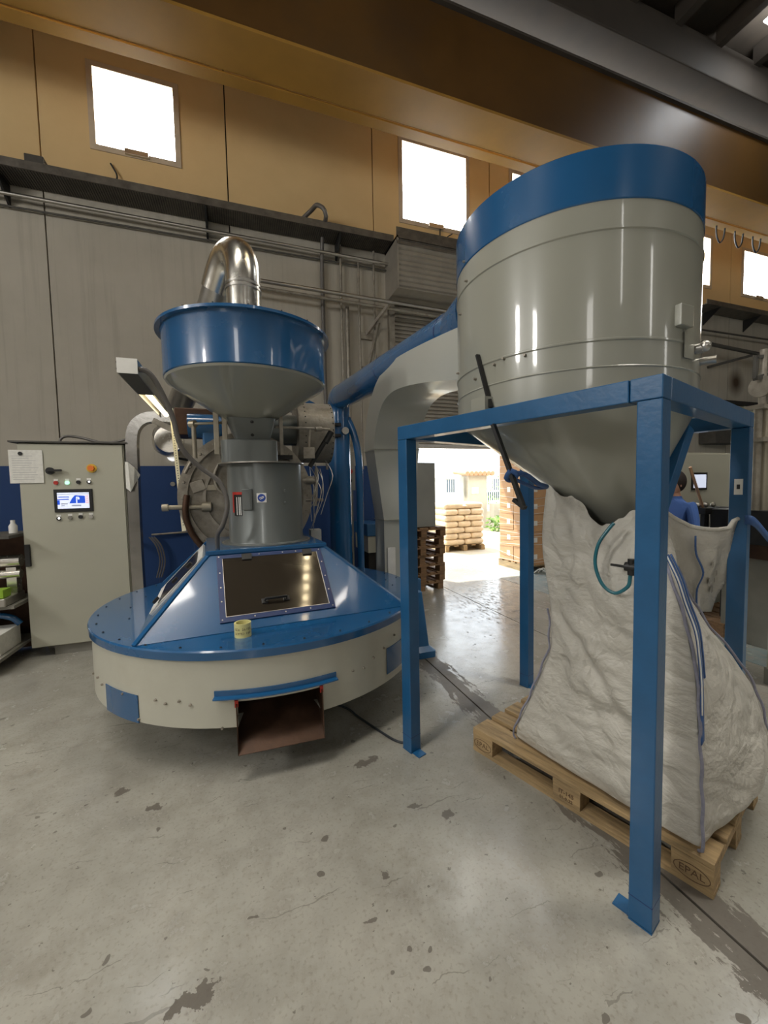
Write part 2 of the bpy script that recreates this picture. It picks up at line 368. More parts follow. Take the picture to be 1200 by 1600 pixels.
class MB:
    def __init__(s): s.v = []; s.f = []
    def add(s, vs_, fs):
        k = len(s.v); s.v += [tuple(x) for x in vs_]; s.f += [tuple(i + k for i in f) for f in fs]; return s
    def box(s, c, d, rot=None):
        c = Vector(c); hx, hy, hz = d[0] / 2, d[1] / 2, d[2] / 2
        M = rot.to_matrix() if isinstance(rot, Euler) else (rot or Matrix.Identity(3))
        vs_ = [c + M @ Vector((x * hx, y * hy, z * hz)) for x in (-1, 1) for y in (-1, 1) for z in (-1, 1)]
        return s.add(vs_, [(0, 1, 3, 2), (4, 6, 7, 5), (0, 4, 5, 1), (2, 3, 7, 6), (0, 2, 6, 4), (1, 5, 7, 3)])
    def bb(s, lo, hi):
        return s.box([(a + b) / 2 for a, b in zip(lo, hi)], [abs(b - a) for a, b in zip(lo, hi)])
    def bar(s, a, b, w, h, up=(0, 0, 1)):
        a = Vector(a); b = Vector(b); d = (b - a); L = d.length; d.normalize()
        u = Vector(up); x = d.cross(u)
        if x.length < 1e-4: x = d.cross(Vector((1, 0, 0)))
        x.normalize(); z = x.cross(d)
        M = Matrix((x, d, z)).transposed()
        return s.box((a + b) / 2, (w, L, h), M)
    def cyl(s, a, b, r, r2=None, n=20, cap=True):
        a = Vector(a); b = Vector(b); r2 = r if r2 is None else r2
        d = (b - a).normalized(); x = d.orthogonal().normalized(); y = d.cross(x)
        vs_ = []
        for P, rr in ((a, r), (b, r2)):
            for i in range(n):
                t = 2 * PI * i / n; vs_.append(P + (x * math.cos(t) + y * math.sin(t)) * rr)
        fs = [(i, (i + 1) % n, n + (i + 1) % n, n + i) for i in range(n)]
        if cap: fs += [tuple(range(n - 1, -1, -1)), tuple(range(n, 2 * n))]
        return s.add(vs_, fs)
    def tube(s, pts, r, n=10, cap=True, sub=0):
        P = [Vector(p) for p in pts]
        if sub: P = smooth_path(P, sub)
        rr = r if isinstance(r, (list, tuple)) else [r] * len(P)
        vs_ = []; x = None
        for i, p in enumerate(P):
            d = (P[min(i + 1, len(P) - 1)] - P[max(i - 1, 0)]).normalized()
            x = d.orthogonal().normalized() if x is None else (x - d * x.dot(d)).normalized()
            y = d.cross(x)
            for k in range(n):
                t = 2 * PI * k / n; vs_.append(p + (x * math.cos(t) + y * math.sin(t)) * rr[i])
        fs = []
        for i in range(len(P) - 1):
            for k in range(n):
                fs.append((i * n + k, i * n + (k + 1) % n, (i + 1) * n + (k + 1) % n, (i + 1) * n + k))
        if cap: fs += [tuple(range(n - 1, -1, -1)), tuple((len(P) - 1) * n + k for k in range(n))]
        return s.add(vs_, fs)
    def lathe(s, c, prof, n=48, a0=0.0, a1=360.0, closed=False):
        """profile of (radius, z); angle 0 faces -Y and grows towards +X"""
        full = abs(a1 - a0) >= 359.9
        m = n if full else n + 1
        vs_ = []
        for (r, z) in prof:
            for i in range(m):
                t = R(a0 + (a1 - a0) * i / n)
                vs_.append((c[0] + r * math.sin(t), c[1] - r * math.cos(t), c[2] + z))
        fs = []
        K = len(prof)
        for j in range(K if closed else K - 1):
            j2 = (j + 1) % K
            for i in range(n):
                i2 = (i + 1) % m
                fs.append((j * m + i, j * m + i2, j2 * m + i2, j2 * m + i))
        return s.add(vs_, fs)
    def sphere(s, c, r, n=12, m=8, sc=(1, 1, 1)):
        vs_ = []; fs = []
        for j in range(1, m):
            ph = PI * j / m
            for i in range(n):
                t = 2 * PI * i / n
                vs_.append((c[0] + sc[0] * r * math.sin(ph) * math.cos(t), c[1] + sc[1] * r * math.sin(ph) * math.sin(t), c[2] + sc[2] * r * math.cos(ph)))
        top = len(vs_); vs_.append((c[0], c[1], c[2] + sc[2] * r)); vs_.append((c[0], c[1], c[2] - sc[2] * r))
        for j in range(m - 2):
            for i in range(n): fs.append((j * n + i, (j + 1) * n + i, (j + 1) * n + (i + 1) % n, j * n + (i + 1) % n))
        for i in range(n):
            fs.append((top, i, (i + 1) % n)); fs.append((top + 1, (m - 2) * n + (i + 1) % n, (m - 2) * n + i))
        return s.add(vs_, fs)
    def prism(s, poly, org, ax, ay, thick):
        """poly in the plane org + x*ax + y*ay, extruded by vector thick"""
        org, ax, ay, th = Vector(org), Vector(ax), Vector(ay), Vector(thick)
        n = len(poly)
        a = [org + ax * p[0] + ay * p[1] for p in poly]
        return s.add(a + [q + th for q in a], [tuple(range(n)), tuple(range(2 * n - 1, n - 1, -1))] + [(i, n + i, n + (i + 1) % n, (i + 1) % n) for i in range(n)])
    def quad(s, *p): return s.add(p, [tuple(range(len(p)))])
    def sheet(s, rows, thick=0.0):
        nr, nc = len(rows), len(rows[0])
        return s.add([p for r in rows for p in r], [(j * nc + i, j * nc + i + 1, (j + 1) * nc + i + 1, (j + 1) * nc + i) for j in range(nr - 1) for i in range(nc - 1)])
    def build(s, name, mat, parent=None, smooth=None, bevel=0.0, local=False, solid=0.0, weld=True):
        me = bpy.data.meshes.new(name)
        vs_ = s.v
        o = bpy.data.objects.new(name, me)
        if parent is not None:
            M = ORG[parent.name]
            if not local:
                Mi = M.inverted(); vs_ = [tuple(Mi @ Vector(v)) for v in vs_]
        else:
            xs, ys, zs = zip(*vs_)
            c = Vector(((min(xs) + max(xs)) / 2, (min(ys) + max(ys)) / 2, min(zs)))
            vs_ = [tuple(Vector(v) - c) for v in vs_]
            o.location = c
            M = Matrix.Translation(c)
        me.from_pydata(vs_, [], s.f)
        bm = bmesh.new(); bm.from_mesh(me)
        if weld: bmesh.ops.remove_doubles(bm, verts=bm.verts, dist=1e-5)
        bmesh.ops.recalc_face_normals(bm, faces=bm.faces)
        bm.to_mesh(me); bm.free()
        me.materials.append(mat)
        COL.objects.link(o)
        if parent is not None: o.parent = parent
        ORG[o.name] = M
        if smooth:
            for p in me.polygons: p.use_smooth = True
            try: me.set_sharp_from_angle(angle=R(smooth))
            except Exception: pass
        if solid:
            md = o.modifiers.new('solid', 'SOLIDIFY'); md.thickness = solid; md.offset = 0
        if bevel:
            md = o.modifiers.new('bevel', 'BEVEL'); md.width = bevel; md.segments = 2; md.limit_method = 'ANGLE'; md.angle_limit = R(40)
        return o

def smooth_path(P, sub):
    out = []
    for i in range(len(P) - 1):
        p0 = P[max(i - 1, 0)]; p1 = P[i]; p2 = P[i + 1]; p3 = P[min(i + 2, len(P) - 1)]
        for k in range(sub):
            t = k / sub
            out.append(0.5 * ((2 * p1) + (p2 - p0) * t + (2 * p0 - 5 * p1 + 4 * p2 - p3) * t * t + (3 * p1 - p0 - 3 * p2 + p3) * t ** 3))
    out.append(P[-1]); return out
def copytree(o, parent=None):
    c = o.copy(); COL.objects.link(c); c.parent = parent
    ORG[c.name] = ORG[o.name]
    for ch in list(o.children): copytree(ch, c)
    return c
def text(name, body, size, M, mat, parent, ext=0.0008, bold=False):
    cu = bpy.data.curves.new(name, 'FONT'); cu.body = body; cu.size = size; cu.extrude = ext
    cu.align_x = 'CENTER'; cu.align_y = 'CENTER'; cu.resolution_u = 3
    if bold: cu.offset = size * 0.02
    tmp = bpy.data.objects.new(name, cu)
    me = bpy.data.meshes.new_from_object(tmp)
    bpy.data.objects.remove(tmp)
    me.materials.clear(); me.materials.append(mat)
    o = bpy.data.objects.new(name, me); COL.objects.link(o)
    o.parent = parent
    o.matrix_local = ORG[parent.name].inverted() @ M
    ORG[o.name] = ORG[parent.name]
    return o
def frameM(org, ax, ay):
    ax = Vector(ax).normalized(); ay = Vector(ay).normalized(); az = ax.cross(ay)
    M = Matrix((ax, ay, az)).transposed().to_4x4(); M.translation = Vector(org); return M
def rivets(name, pts, nrm, r, mat, parent, h=0.004):
    b = MB()
    for p, n in zip(pts, nrm):
        p = Vector(p); n = Vector(n); b.cyl(p - n * 0.002, p + n * h, r, r * 0.7, 8)
    o = b.build(name, mat, parent); o['kind'] = 'stuff'; return o

# ================================================================== SETTING
WY = 7.3      # face of the rear wall
fl = empty('floor', (0, 0, 0), kind='structure')
xs = [-8.0, 1.615, 3.095, 4.32, 9.0, 22.0]
for i in range(5):
    MB().bb((xs[i] + 0.006, -10, -0.12), (xs[i + 1] - 0.006, WY + 0.35, 0.0)).build('slab', FLOOR, fl)
MB().bb((-8, -10, -0.30), (22, WY + 0.35, -0.121)).build('joint_filler', DARKIN, fl)
# yard outside
yd = MB().bb((-30, WY + 0.36, -0.30), (60, 60, -0.015)).build('ground', ASPH); meta(yd, kind='structure')

# rear wall of precast panels, each with its own openings
wb = empty('wall_rear', (0, WY, 0), kind='structure')
holes = [(-1.81, -0.74, 6.78, 7.88), (3.07, 4.44, 6.68, 8.09), (5.52, 6.75, 6.68, 8.07), (8.1, 9.3, 6.68, 8.0), (10.4, 11.62, 6.68, 7.86), (12.95, 14.25, 6.67, 7.80), (15.6, 16.9, 6.67, 7.8)]
DX0, DX1, DZ = 2.75, 7.4, 5.95
def panel(x0, x1):
    rects = [h for h in holes if h[0] >= x0 and h[1] <= x1]
    z0 = 0.0; b = MB()
    def B(a0, a1, c0, c1):
        if a1 - a0 > 1e-3 and c1 - c0 > 1e-3: b.bb((a0, WY, c0), (a1, WY + 0.2, c1))
    dz0, dz1 = max(x0, DX0), min(x1, DX1)
    if dz1 > dz0:
        B(x0, dz0, 0, DZ); B(dz1, x1, 0, DZ); z0 = DZ
    if rects:
        h = rects[0]
        B(x0, x1, z0, h[2]); B(x0, x1, h[3], 9.9); B(x0, h[0], h[2], h[3]); B(h[1], x1, h[2], h[3])
    else: B(x0, x1, z0, 9.9)
    return b.build('panel', WALL, wb)
g = 0.009
for k in range(-4, 9):
    panel(k * 2.49 + g, (k + 1) * 2.49 - g)
MB().bb((-10, WY + 0.21, 6.2), (22.4, WY + 0.22, 6.6)).build('joint_seal', DARKIN, wb)
for k in range(-3, 9):
    if k in (2,): 
        MB().bb((k * 2.49 - 0.03, WY + 0.19, 6), (k * 2.49 + 0.03, WY + 0.21, 9.9)).build('joint_seal', DARKIN, wb); continue
    MB().bb((k * 2.49 - 0.03, WY + 0.19, 0), (k * 2.49 + 0.03, WY + 0.21, 9.9)).build('joint_seal', DARKIN, wb)
# other walls, seen only in reflections
meta(MB().bb((-8.2, -10.2, 0), (-8.0, WY + 0.2, 9.9)).build('wall_left', PLAINWALL), kind='structure')
meta(MB().bb((22, -10.2, 0), (22.2, WY + 0.2, 9.9)).build('wall_right', PLAINWALL), kind='structure')
meta(MB().bb((-8, -10.2, 0), (22, -10.0, 9.9)).build('wall_front', PLAINWALL), kind='structure')

# windows
for i, (x0, x1, z0, z1) in enumerate(holes):
    wnd = empty('window_%d' % (i + 1), ((x0 + x1) / 2, WY, z0), kind='structure')
    MB().bb((x0, WY + 0.13, z0), (x1, WY + 0.14, z1)).build('pane', PANE, wnd)
    b = MB()
    for a in ((x0 - .07, z0 - .07, x0 + .01, z1 + .07), (x1 - .01, z0 - .07, x1 + .07, z1 + .07), (x0, z1 - .01, x1, z1 + .07), (x0, z0 - .07, x1, z0 + .01)):
        b.bb((a[0], WY - 0.02, a[1]), (a[2], WY + 0.03, a[3]))
    b.build('window_frame', pmat('window_surround', (0.55, 0.45, 0.33), 0.7) if i == 0 else bpy.data.materials['window_surround'], wnd, bevel=0.004)
    MB().bb(((x0 + x1) / 2 - 0.16, WY - 0.06, z0 - 0.06), ((x0 + x1) / 2 + 0.16, WY - 0.02, z0 + 0.02)).build('window_opener', STEEL, wnd, bevel=0.006)

# roof: dark sheet with ribs, grey edge beam
ce = empty('ceiling', (0, 0, 9.6), kind='structure')
MB().bb((-8.2, -10.2, 9.85), (22.2, WY + 0.4, 10.0)).build('roof_sheet', ROOF, ce)
for i in range(28):
    x = -7.4 + i * 1.06
    MB().bb((x - 0.07, -10, 9.52), (x + 0.07, 5.3, 9.85)).build('roof_rib', ROOF if i % 2 else BEAMG, ce)
for i in range(9):
    y = -9 + i * 1.7
    MB().bb((-8, y - 0.05, 9.72), (22, y + 0.05, 9.85)).build('purlin', BEAMG, ce)
MB().bb((-8, 5.28, 8.95), (22, 6.05, 9.6)).build('edge_beam', BEAMG, ce, bevel=0.02)
MB().bb((8.75, 3.6, 9.48), (9.5, 4.75, 9.50)).build('skylight', PANE, ce)

# crane girder
cr = empty('crane_girder', (6, 5.7, 7.2), label='yellow overhead box girder running along the rear wall below the roof', cat='crane beam')
MB().bb((-8, 5.43, 7.2), (22, 6.02, 7.24)).build('bottom_flange', YEL_LIT, cr)
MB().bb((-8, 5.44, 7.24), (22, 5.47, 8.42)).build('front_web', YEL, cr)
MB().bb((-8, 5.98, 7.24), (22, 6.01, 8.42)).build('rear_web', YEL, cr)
MB().bb((-8, 5.38, 8.42), (22, 6.07, 8.46)).build('top_flange', BEAMG, cr)
for i in range(3):
    x = 9.95 + i * 0.62; b = MB()
    b.tube([(x + 0.02, 6.15, 7.2), (x + 0.03, 6.15, 7.0), (x + 0.14, 6.15, 6.86), (x + 0.26, 6.15, 6.98), (x + 0.30, 6.15, 7.2)], 0.016, 6, sub=4)
    meta(b.build('festoon_cable', CABLE, None, smooth=60), ('black cable loop under the yellow girder, the one against the silo rim', 'black cable loop under the yellow girder, middle one of three', 'black cable loop under the yellow girder, rightmost of three')[i], 'cable', 'festoon cable loops under the girder')
MB().bb((-8, 6.05, 7.19), (22, 6.22, 7.215)).build('cable_rail', YEL_LIT, cr)

# cable tray along the wall
tr = empty('cable_tray', (0, WY - .2, 5.95), label='long dark perforated cable tray fixed along the rear wall below the windows', cat='cable tray')
MB().bb((-8, WY - 0.42, 5.98), (2.72, WY - 0.01, 6.0)).build('tray_base', TRAY, tr)
MB().bb((-8, WY - 0.42, 6.0), (2.72, WY - 0.40, 6.09)).build('tray_side', TRAY, tr)
MB().bb((10.9, WY - 0.42, 5.98), (22, WY - 0.01, 6.0)).build('tray_base', TRAY, tr)
MB().bb((10.9, WY - 0.42, 6.0), (22, WY - 0.40, 6.09)).build('tray_side', TRAY, tr)
b = MB()
for i in range(230):
    x = -5.0 + i * 0.0335
    b.bb((x, WY - 0.40, 5.972), (x + 0.008, WY - 0.02, 5.979))
b.build('tray_rib', BLACK, tr)['kind'] = 'stuff'
for x in (-2.9, -0.35, 1.75, 11.4, 13.0, 14.5):
    MB().prism([(0, 0), (0.40, 0), (0, -0.30)], (x, WY - 0.005, 5.97), (0, -1, 0), (0, 0, 1), (0.03, 0, 0)).build('bracket', BLACK, tr)
jb = MB().bb((-2.60, WY - 0.25, 6.09), (-2.38, WY - 0.05, 6.30))
meta(jb.build('junction_box', DGREY, None, bevel=0.01), 'small grey junction box on the left end of the cable tray', 'box')

# wall pipes
def pipe(name, pts, r, mat, label, group=None, n=10, cat='pipe', sub=0):
    return meta(MB().tube(pts, r, n, sub=sub).build(name, mat, None, smooth=50), label, cat, group)
pipe('service_pipe', [(-8, WY - 0.15, 5.82), (2.72, WY - 0.15, 5.73)], 0.026, STEEL, 'thin steel pipe running along the wall just under the cable tray')
pipe('service_pipe', [(-8, WY - 0.06, 5.66), (2.72, WY - 0.06, 5.66)], 0.014, DGREY, 'thin dark conduit under the steel pipe below the cable tray')
pipe('service_pipe', [(0.0, WY - 0.3, 5.04), (6.2, WY - 0.3, 4.92)], 0.032, STEEL, 'long steel pipe passing in front of the roller shutter, upper of the pair')
pipe('service_pipe', [(0.0, WY - 0.3, 4.93), (6.2, WY - 0.3, 4.80)], 0.026, DULL, 'long dull pipe passing in front of the roller shutter, lower of the pair')
k = 0
for x, r, z0, z1, lb in ((1.50, .035, 2.0, 6.0, 'grey vertical conduit curving over the cable tray behind the hopper'), (1.83, .022, 2.0, 5.95, 'slim vertical pipe on the wall right of the blue hopper'), (1.93, .035, 2.0, 4.9, 'thicker vertical pipe on the wall below the long steel pipe'), (2.16, .02, 2.0, 5.7, 'slim vertical pipe midway between hopper and shutter'), (2.45, .018, 2.0, 5.95, 'slim vertical pipe closest to the shutter frame')):
    top = [(x, WY - .08, z1)] if k else [(x, WY - .08, 5.7), (x, WY - .5, 6.12), (x - .12, WY - .45, 6.3), (x - .2, WY - .25, 6.32), (x - .35, WY - .15, 6.2)]
    pipe('service_pipe', [(x, WY - .08, z0)] + top, r, DULL if k else RUBBER, lb, sub=4 if not k else 0); k += 1
br = MB().bar((2.28, WY - .02, 4.45), (2.6, WY - .42, 4.88), .05, .05).bar((2.32, WY - .02, 3.85), (2.47, WY - .25, 4.62), .045, .045).bb((2.17, WY - .06, 4.38), (2.40, WY - .003, 4.5)).bb((2.2, WY - .06, 3.79), (2.42, WY - .003, 3.89))
meta(br.build('pipe_bracket', DULL, None), 'diagonal steel bracket holding the long pipe beside the shutter frame', 'bracket')
wc = MB().tube([(-1.63, WY - .02, 6.55), (-1.55, WY - .05, 6.38), (-1.60, WY - .05, 6.28), (-1.85, WY - .05, 6.2), (-2.0, WY - .1, 6.1)], .012, 6, sub=4)
meta(wc.build('loose_cable', CABLE, None, smooth=60), 'short loose cable curling down the wall below the left window', 'cable')
wc = MB().tube([(3.84, WY - .03, 6.62), (3.84, WY - .03, 6.1)], .012, 6).tube([(3.86, WY - .03, 6.15), (3.95, WY - .04, 6.45), (4.1, WY - .04, 6.58)], .012, 6, sub=4)
meta(wc.build('loose_cable', CABLE, None, smooth=60), 'thin cable rising to the opener of the second window', 'cable')

# roller door
dr = empty('door_1', (5.0, WY, 0), kind='structure')
nsl = 47
slat_me = None
for i in range(nsl):
    z = 2.50 + i * 0.0745
    if slat_me is None:
        prof = [(0, 0), (-0.026, 0.010), (-0.030, 0.034), (-0.022, 0.056), (0.002, 0.070), (0.002, 0.0755), (0.008, 0.074), (0.008, 0.0)]
        o = MB().prism([(p[0], p[1]) for p in prof], (DX0, WY + 0.06, z), (0, 1, 0), (0, 0, 1), (DX1 - DX0, 0, 0)).build('slat', SHUT, dr, smooth=50)
        slat_me = o
    else:
        o = slat_me.copy(); COL.objects.link(o); o.location = slat_me.location + Vector((0, 0, i * 0.0745)); ORG[o.name] = ORG[slat_me.name]
MB().bb((DX0, WY + 0.03, 2.42), (DX1, WY + 0.09, 2.50)).build('bottom_bar', STEEL, dr, bevel=0.005)
MB().bb((DX0 - 0.02, WY - 0.10, 0), (DX0 + 0.09, WY + 0.10, 5.5)).build('guide_rail', DULL, dr)
MB().bb((DX1 - 0.09, WY - 0.10, 0), (DX1 + 0.02, WY + 0.10, 5.5)).build('guide_rail', DULL, dr)
# coil housing: box of horizontal ribs standing proud of the wall
HX0, HX1 = DX0 - 0.05, DX1 + 0.05
hz0, hz1, hy = 5.12, 5.98, WY - 0.62
MB().bb((HX0, hy, hz0), (HX0 + 0.03, WY, hz1)).build('housing_end', SHUT, dr)
MB().bb((HX1 - 0.03, hy, hz0), (HX1, WY, hz1)).build('housing_end', SHUT, dr)
MB().bb((HX0, hy, hz1 - 0.04), (HX1, WY, hz1)).build('housing_top', TRAY, dr)
MB().bb((HX0, hy - 0.02, hz1 - 0.14), (HX1, hy + 0.02, hz1 - 0.10)).build('housing_rail', STEEL, dr)
MB().bb((HX0, hy, hz0 - 0.02), (HX1, WY, hz0)).build('housing_base', SHUT, dr)
MB().bb((HX0 + .03, hy + .032, hz0), (HX1 - .03, hy + .04, hz1 - .04)).build('housing_back', SHUT, dr)
for i in range(8):
    z = hz0 + 0.02 + i * 0.09
    MB().prism([(0, 0), (-0.02, 0.02), (-0.02, 0.065), (0, 0.0905)], (HX0 + 0.03, hy + 0.03, z), (0, 1, 0), (0, 0, 1), (HX1 - HX0 - 0.06, 0, 0)).build('housing_slat', SHUT, dr)
MB().bb((HX0, hy + 0.02, hz1 - 0.10), (HX1, hy + 0.03, hz1 + 0.15)).build('housing_fascia', TRAY, dr)

# brackets and pipe on the wall at the right
pipe('service_pipe', [(10.6, WY - .5, 5.0), (13.2, WY - .5, 4.9), (16, WY - .5, 4.86)], .045, DGREY, 'dark heavy pipe on the wall to the right of the silo', sub=0)
pipe('service_pipe', [(10.6, WY - .2, 5.45), (16, WY - .2, 5.5)], .022, DGREY, 'thin pipe just under the right-hand cable tray')
meta(MB().bar((11.6, WY - .04, 4.62), (12.6, WY - .45, 4.88), .06, .06).build('pipe_bracket', DGREY, None), 'dark slanting bracket arm under the heavy pipe just right of the silo', 'bracket')
meta(MB().bar((13.4, WY - .04, 4.2), (14.2, WY - .45, 4.72), .06, .06).bb((13.2, WY - .5, 4.68), (14.2, WY - .44, 4.74)).build('pipe_bracket', DGREY, None), 'dark triangular bracket under the heavy pipe at the right edge', 'bracket')
# lower right: pale panel standing in for a lit opening, and recess
meta(MB().bb((12.5, WY - .03, 3.1), (13.75, WY - .002, 3.66)).build('lit_opening_panel', pmat('lit_opening_yellow', (0.75, 0.72, 0.35), .6)), 'pale yellow panel painted as a bright opening above the blue frame beam', 'board')
meta(MB().bb((10.9, WY - .10, 3.70), (15.5, WY - .002, 3.80)).build('trim_1', DARKIN), kind='structure')
meta(MB().bb((11.35, WY - .42, 2.62), (12.45, WY - .02, 3.2)).build('wall_box', DGREY, None, bevel=.01), 'dark grey box mounted on the wall above the far control cabinet', 'box')

# ================================================================== COOLING TRAY (round blue and cream drum)
C = Vector((0.2, 3.63, 0)); A4 = R(4)
ux = Vector((math.cos(A4), math.sin(A4), 0)); uy = Vector((-math.sin(A4), math.cos(A4), 0)); uz = Vector((0, 0, 1))
def H(s, t, z): return C + ux * s + uy * t + uz * z
ct = empty('cooling_tray', C, label='large round cooling tray with cream drum and blue hatched hood', cat='machine')
RD = 1.262
# drum wall with chute opening between -12 and 10 degrees below z 0.45
b = MB()
b.lathe(C, [(RD, .45), (RD, .70), (RD - .012, .70), (RD - .012, .45)], 120, closed=True)
b.lathe(C, [(RD, .30), (RD, .45), (RD - .012, .45), (RD - .012, .30)], 120, 10.0, 348.0, closed=True)
b.lathe(C, [(.88, .302), (0.2, .302)], 96)
b.lathe(C, [(RD - .012, .302), (.88, .302)], 96, 10.0, 348.0)
b.build('drum', CREAM_DRUM, ct, smooth=30)
b = MB().lathe(C, [(RD - .01, .702), (RD + .018, .702), (RD + .02, .748), (RD + .012, .757), (0.5, .757), (0.5, .74), (RD - .01, .74)], 120, closed=True)
b.build('lid_rim', BLUE, ct, smooth=35)
def onC(a, r, z): t = R(a); return Vector((C.x + r * math.sin(t), C.y - r * math.cos(t), z))
def radial(a): t = R(a); return Vector((math.sin(t), -math.cos(t), 0))
pts = [onC(a, RD - .03, .757) for a in range(-170, 180, 11)] + [onC(a, RD - .22, .757) for a in range(-160, -60, 18)] + [onC(a, RD - .16, .757) for a in range(80, 170, 12)]
rivets('bolt', pts, [uz] * len(pts), .008, BLACK, ct, .006)
pts = [onC(a, RD, z) for a, z in ((-70, .43), (-62, .46), (-58, .44), (-46, .45), (-34, .455), (-27, .46), (-31, .44), (-24, .44), (-16, .30), (-40, .32), (20, .49), (24, .48), (28, .52), (33, .55), (39, .60), (-12, .36))]
rivets('drum_bolt', pts, [radial(a) for a in (-70, -62, -58, -46, -34, -27, -31, -24, -16, -40, 20, 24, 28, 33, 39, -12)], .009, DULL, ct, .012)
for (a0, a1, z0, z1) in ((-55.2, -40.0, .295, .462), (34.4, 50, .352, .535)):
    MB().lathe(C, [(RD + .001, z0), (RD + .005, z0), (RD + .005, z1), (RD + .001, z1)], 14, a0, a1, closed=True).build('cover_plate', BLUE, ct, smooth=30)
MB().lathe(C, [(RD + .001, .472), (RD + .035, .478), (RD + .035, .485), (RD + .008, .49), (RD + .008, .520), (RD + .001, .520)], 26, -17.6, 14.4, closed=True).build('lintel', BLUE, ct, smooth=30)
# outlet chute
ch = MB()
pL, pR_ = onC(-12.2, RD, 0), onC(9.9, RD, 0)
fw = Vector((0, -1, 0))
def P3(p, out, z): return Vector((p.x, p.y - out, z))
ch.quad(P3(pL, -.35, .42), P3(pR_, -.35, .42), P3(pR_, .07, .170), P3(pL, .07, .172))
ch.quad(P3(pL, -.35, .45), P3(pL, .0, .45), P3(pL, .045, .44), P3(pL, .07, .172), P3(pL, -.35, .30))
ch.quad(P3(pR_, -.35, .45), P3(pR_, .0, .45), P3(pR_, .045, .44), P3(pR_, .07, .170), P3(pR_, -.35, .30))
ch.quad(P3(pL, -.35, .45), P3(pR_, -.35, .45), P3(pR_, -.35, .30), P3(pL, -.35, .30))
ch.build('outlet_chute', RUSTY, ct, solid=.006)
for p in (pL, pR_):
    MB().bb((p.x - .010, p.y - .02, .425), (p.x + .010, p.y - .005, .465)).build('chute_clip', RED, ct)
# hood frustum (square, base half .885/.91, top half .43)
b = MB()
B_ = [H(-.885, -.91, .757), H(.885, -.91, .757), H(.885, .91, .757), H(-.885, .91, .757)]
T_ = [H(-.468, -.46, 1.19), H(.387, -.46, 1.19), H(.387, .42, 1.19), H(-.468, .42, 1.19)]
hood = MB().add(B_ + T_, [(0, 1, 5, 4), (1, 2, 6, 5), (2, 3, 7, 6), (3, 0, 4, 7)]).build('hood', BLUE, ct, solid=.008)
b = MB().box(H(-.04, -.02, 1.205), (.885, .91, .034), Euler((0, 0, A4)))
b.build('hood_top', BLUE, ct, bevel=.006)
# ridge folds
for i in range(4):
    MB().bar(B_[i] + uz * .004, T_[i] + uz * .004, .030, .012).build('ridge_fold', BLUE, ct)
# hatch on the front slope
f0 = H(0, -.91, .757); f1 = H(0, -.46, 1.19); sl = (f1 - f0).normalized(); fn = ux.cross(sl).normalized()
if fn.y > 0: fn = -fn
def F(s, t, o=0.0): return f0 + ux * s + sl * t + fn * o
def slab(b, s0, s1, t0, t1, o0, o1):
    b.prism([(s0, t0), (s1, t0), (s1, t1), (s0, t1)], f0 + fn * o0, ux, sl, fn * (o1 - o0))
hatch = MB()
for a in ((-.415, -.380, .065, .605), (.312, .348, .065, .605), (-.38, .312, .065, .100), (-.38, .312, .575, .605)):
    slab(hatch, a[0], a[1], a[2], a[3], .004, .014)
hatch = hatch.build('hatch_frame', DBLUE, ct)
gl = MB(); slab(gl, -.378, .310, .102, .573, .006, .012); gl = gl.build('hatch_glass', HGLASS, ct)
eb = MB()
for a in ((-.378, -.375, .102, .573), (.307, .310, .102, .573), (-.378, .31, .102, .105)): slab(eb, a[0], a[1], a[2], a[3], .012, .0135)
eb.build('glass_edge', STEEL, gl)
hd = MB().tube([F(-.125, .185, .012), F(-.125, .185, .045), F(.02, .185, .045), F(.02, .185, .012)], .009, 8)
hd.box(F(-.125, .185, .016), (.04, .035, .012), frameM((0, 0, 0), ux, sl).to_3x3()); hd.box(F(.02, .185, .016), (.04, .035, .012), frameM((0, 0, 0), ux, sl).to_3x3())
hd.build('hatch_handle', BLACK, gl, smooth=50)
for s in (-.21, .235):
    h_ = MB(); slab(h_, s - .035, s + .035, .545, .60, .012, .024); h_.build('hinge', BLACK, ct, bevel=.003)
pts = [F(s, .083, .014) for s in (-.40, -.2, 0, .17, .33)] + [F(s, .590, .014) for s in (-.40, -.12, .05, .15, .33)] + [F(-.398, t, .014) for t in (.22, .33, .45)] + [F(.33, t, .014) for t in (.22, .34, .47)]
rivets('hatch_screw', pts, [fn] * len(pts), .006, STEEL, ct)
# left slope: white-framed flap with black clips
g0 = H(-.885, 0, .757); g1 = H(-.468, 0, 1.19); gs = (g1 - g0).normalized(); gn = uy.cross(gs).normalized()
if gn.x > 0: gn = -gn
def G(s, t, o=0.0): return g0 + uy * s + gs * t + gn * o
fl_ = MB()
for a in ((-.40, .40, .05, .11), (-.40, .40, .50, .56), (-.40, -.34, .05, .56), (.34, .40, .05, .56)):
    fl_.prism([(a[0], a[2]), (a[1], a[2]), (a[1], a[3]), (a[0], a[3])], g0 + gn * .004, uy, gs, gn * .012)
fl_.build('side_hatch_frame', WHITE, ct, bevel=.003)
fl_ = MB().prism([(-.33, .12), (.33, .12), (.33, .49), (-.33, .49)], g0 + gn * .006, uy, gs, gn * .012); fl_.build('side_hatch_glass', HGLASS, ct)
for t in (.14, .32, .46):
    MB().box(G(-.375, t, .045), (.05, .04, .02), frameM((0, 0, 0), uy, gs).to_3x3()).build('side_clip', BLACK, ct)
# supports under the drum
for a in (45, 135, 225, 315):
    p = onC(a, .75, 0); MB().cyl(p, p + uz * .31, .035, n=12).build('foot', BLUE_FLAT, ct, smooth=40)
MB().cyl(C, C + uz * .31, .16, n=24).build('gearbox', DBLUE, ct, smooth=40)

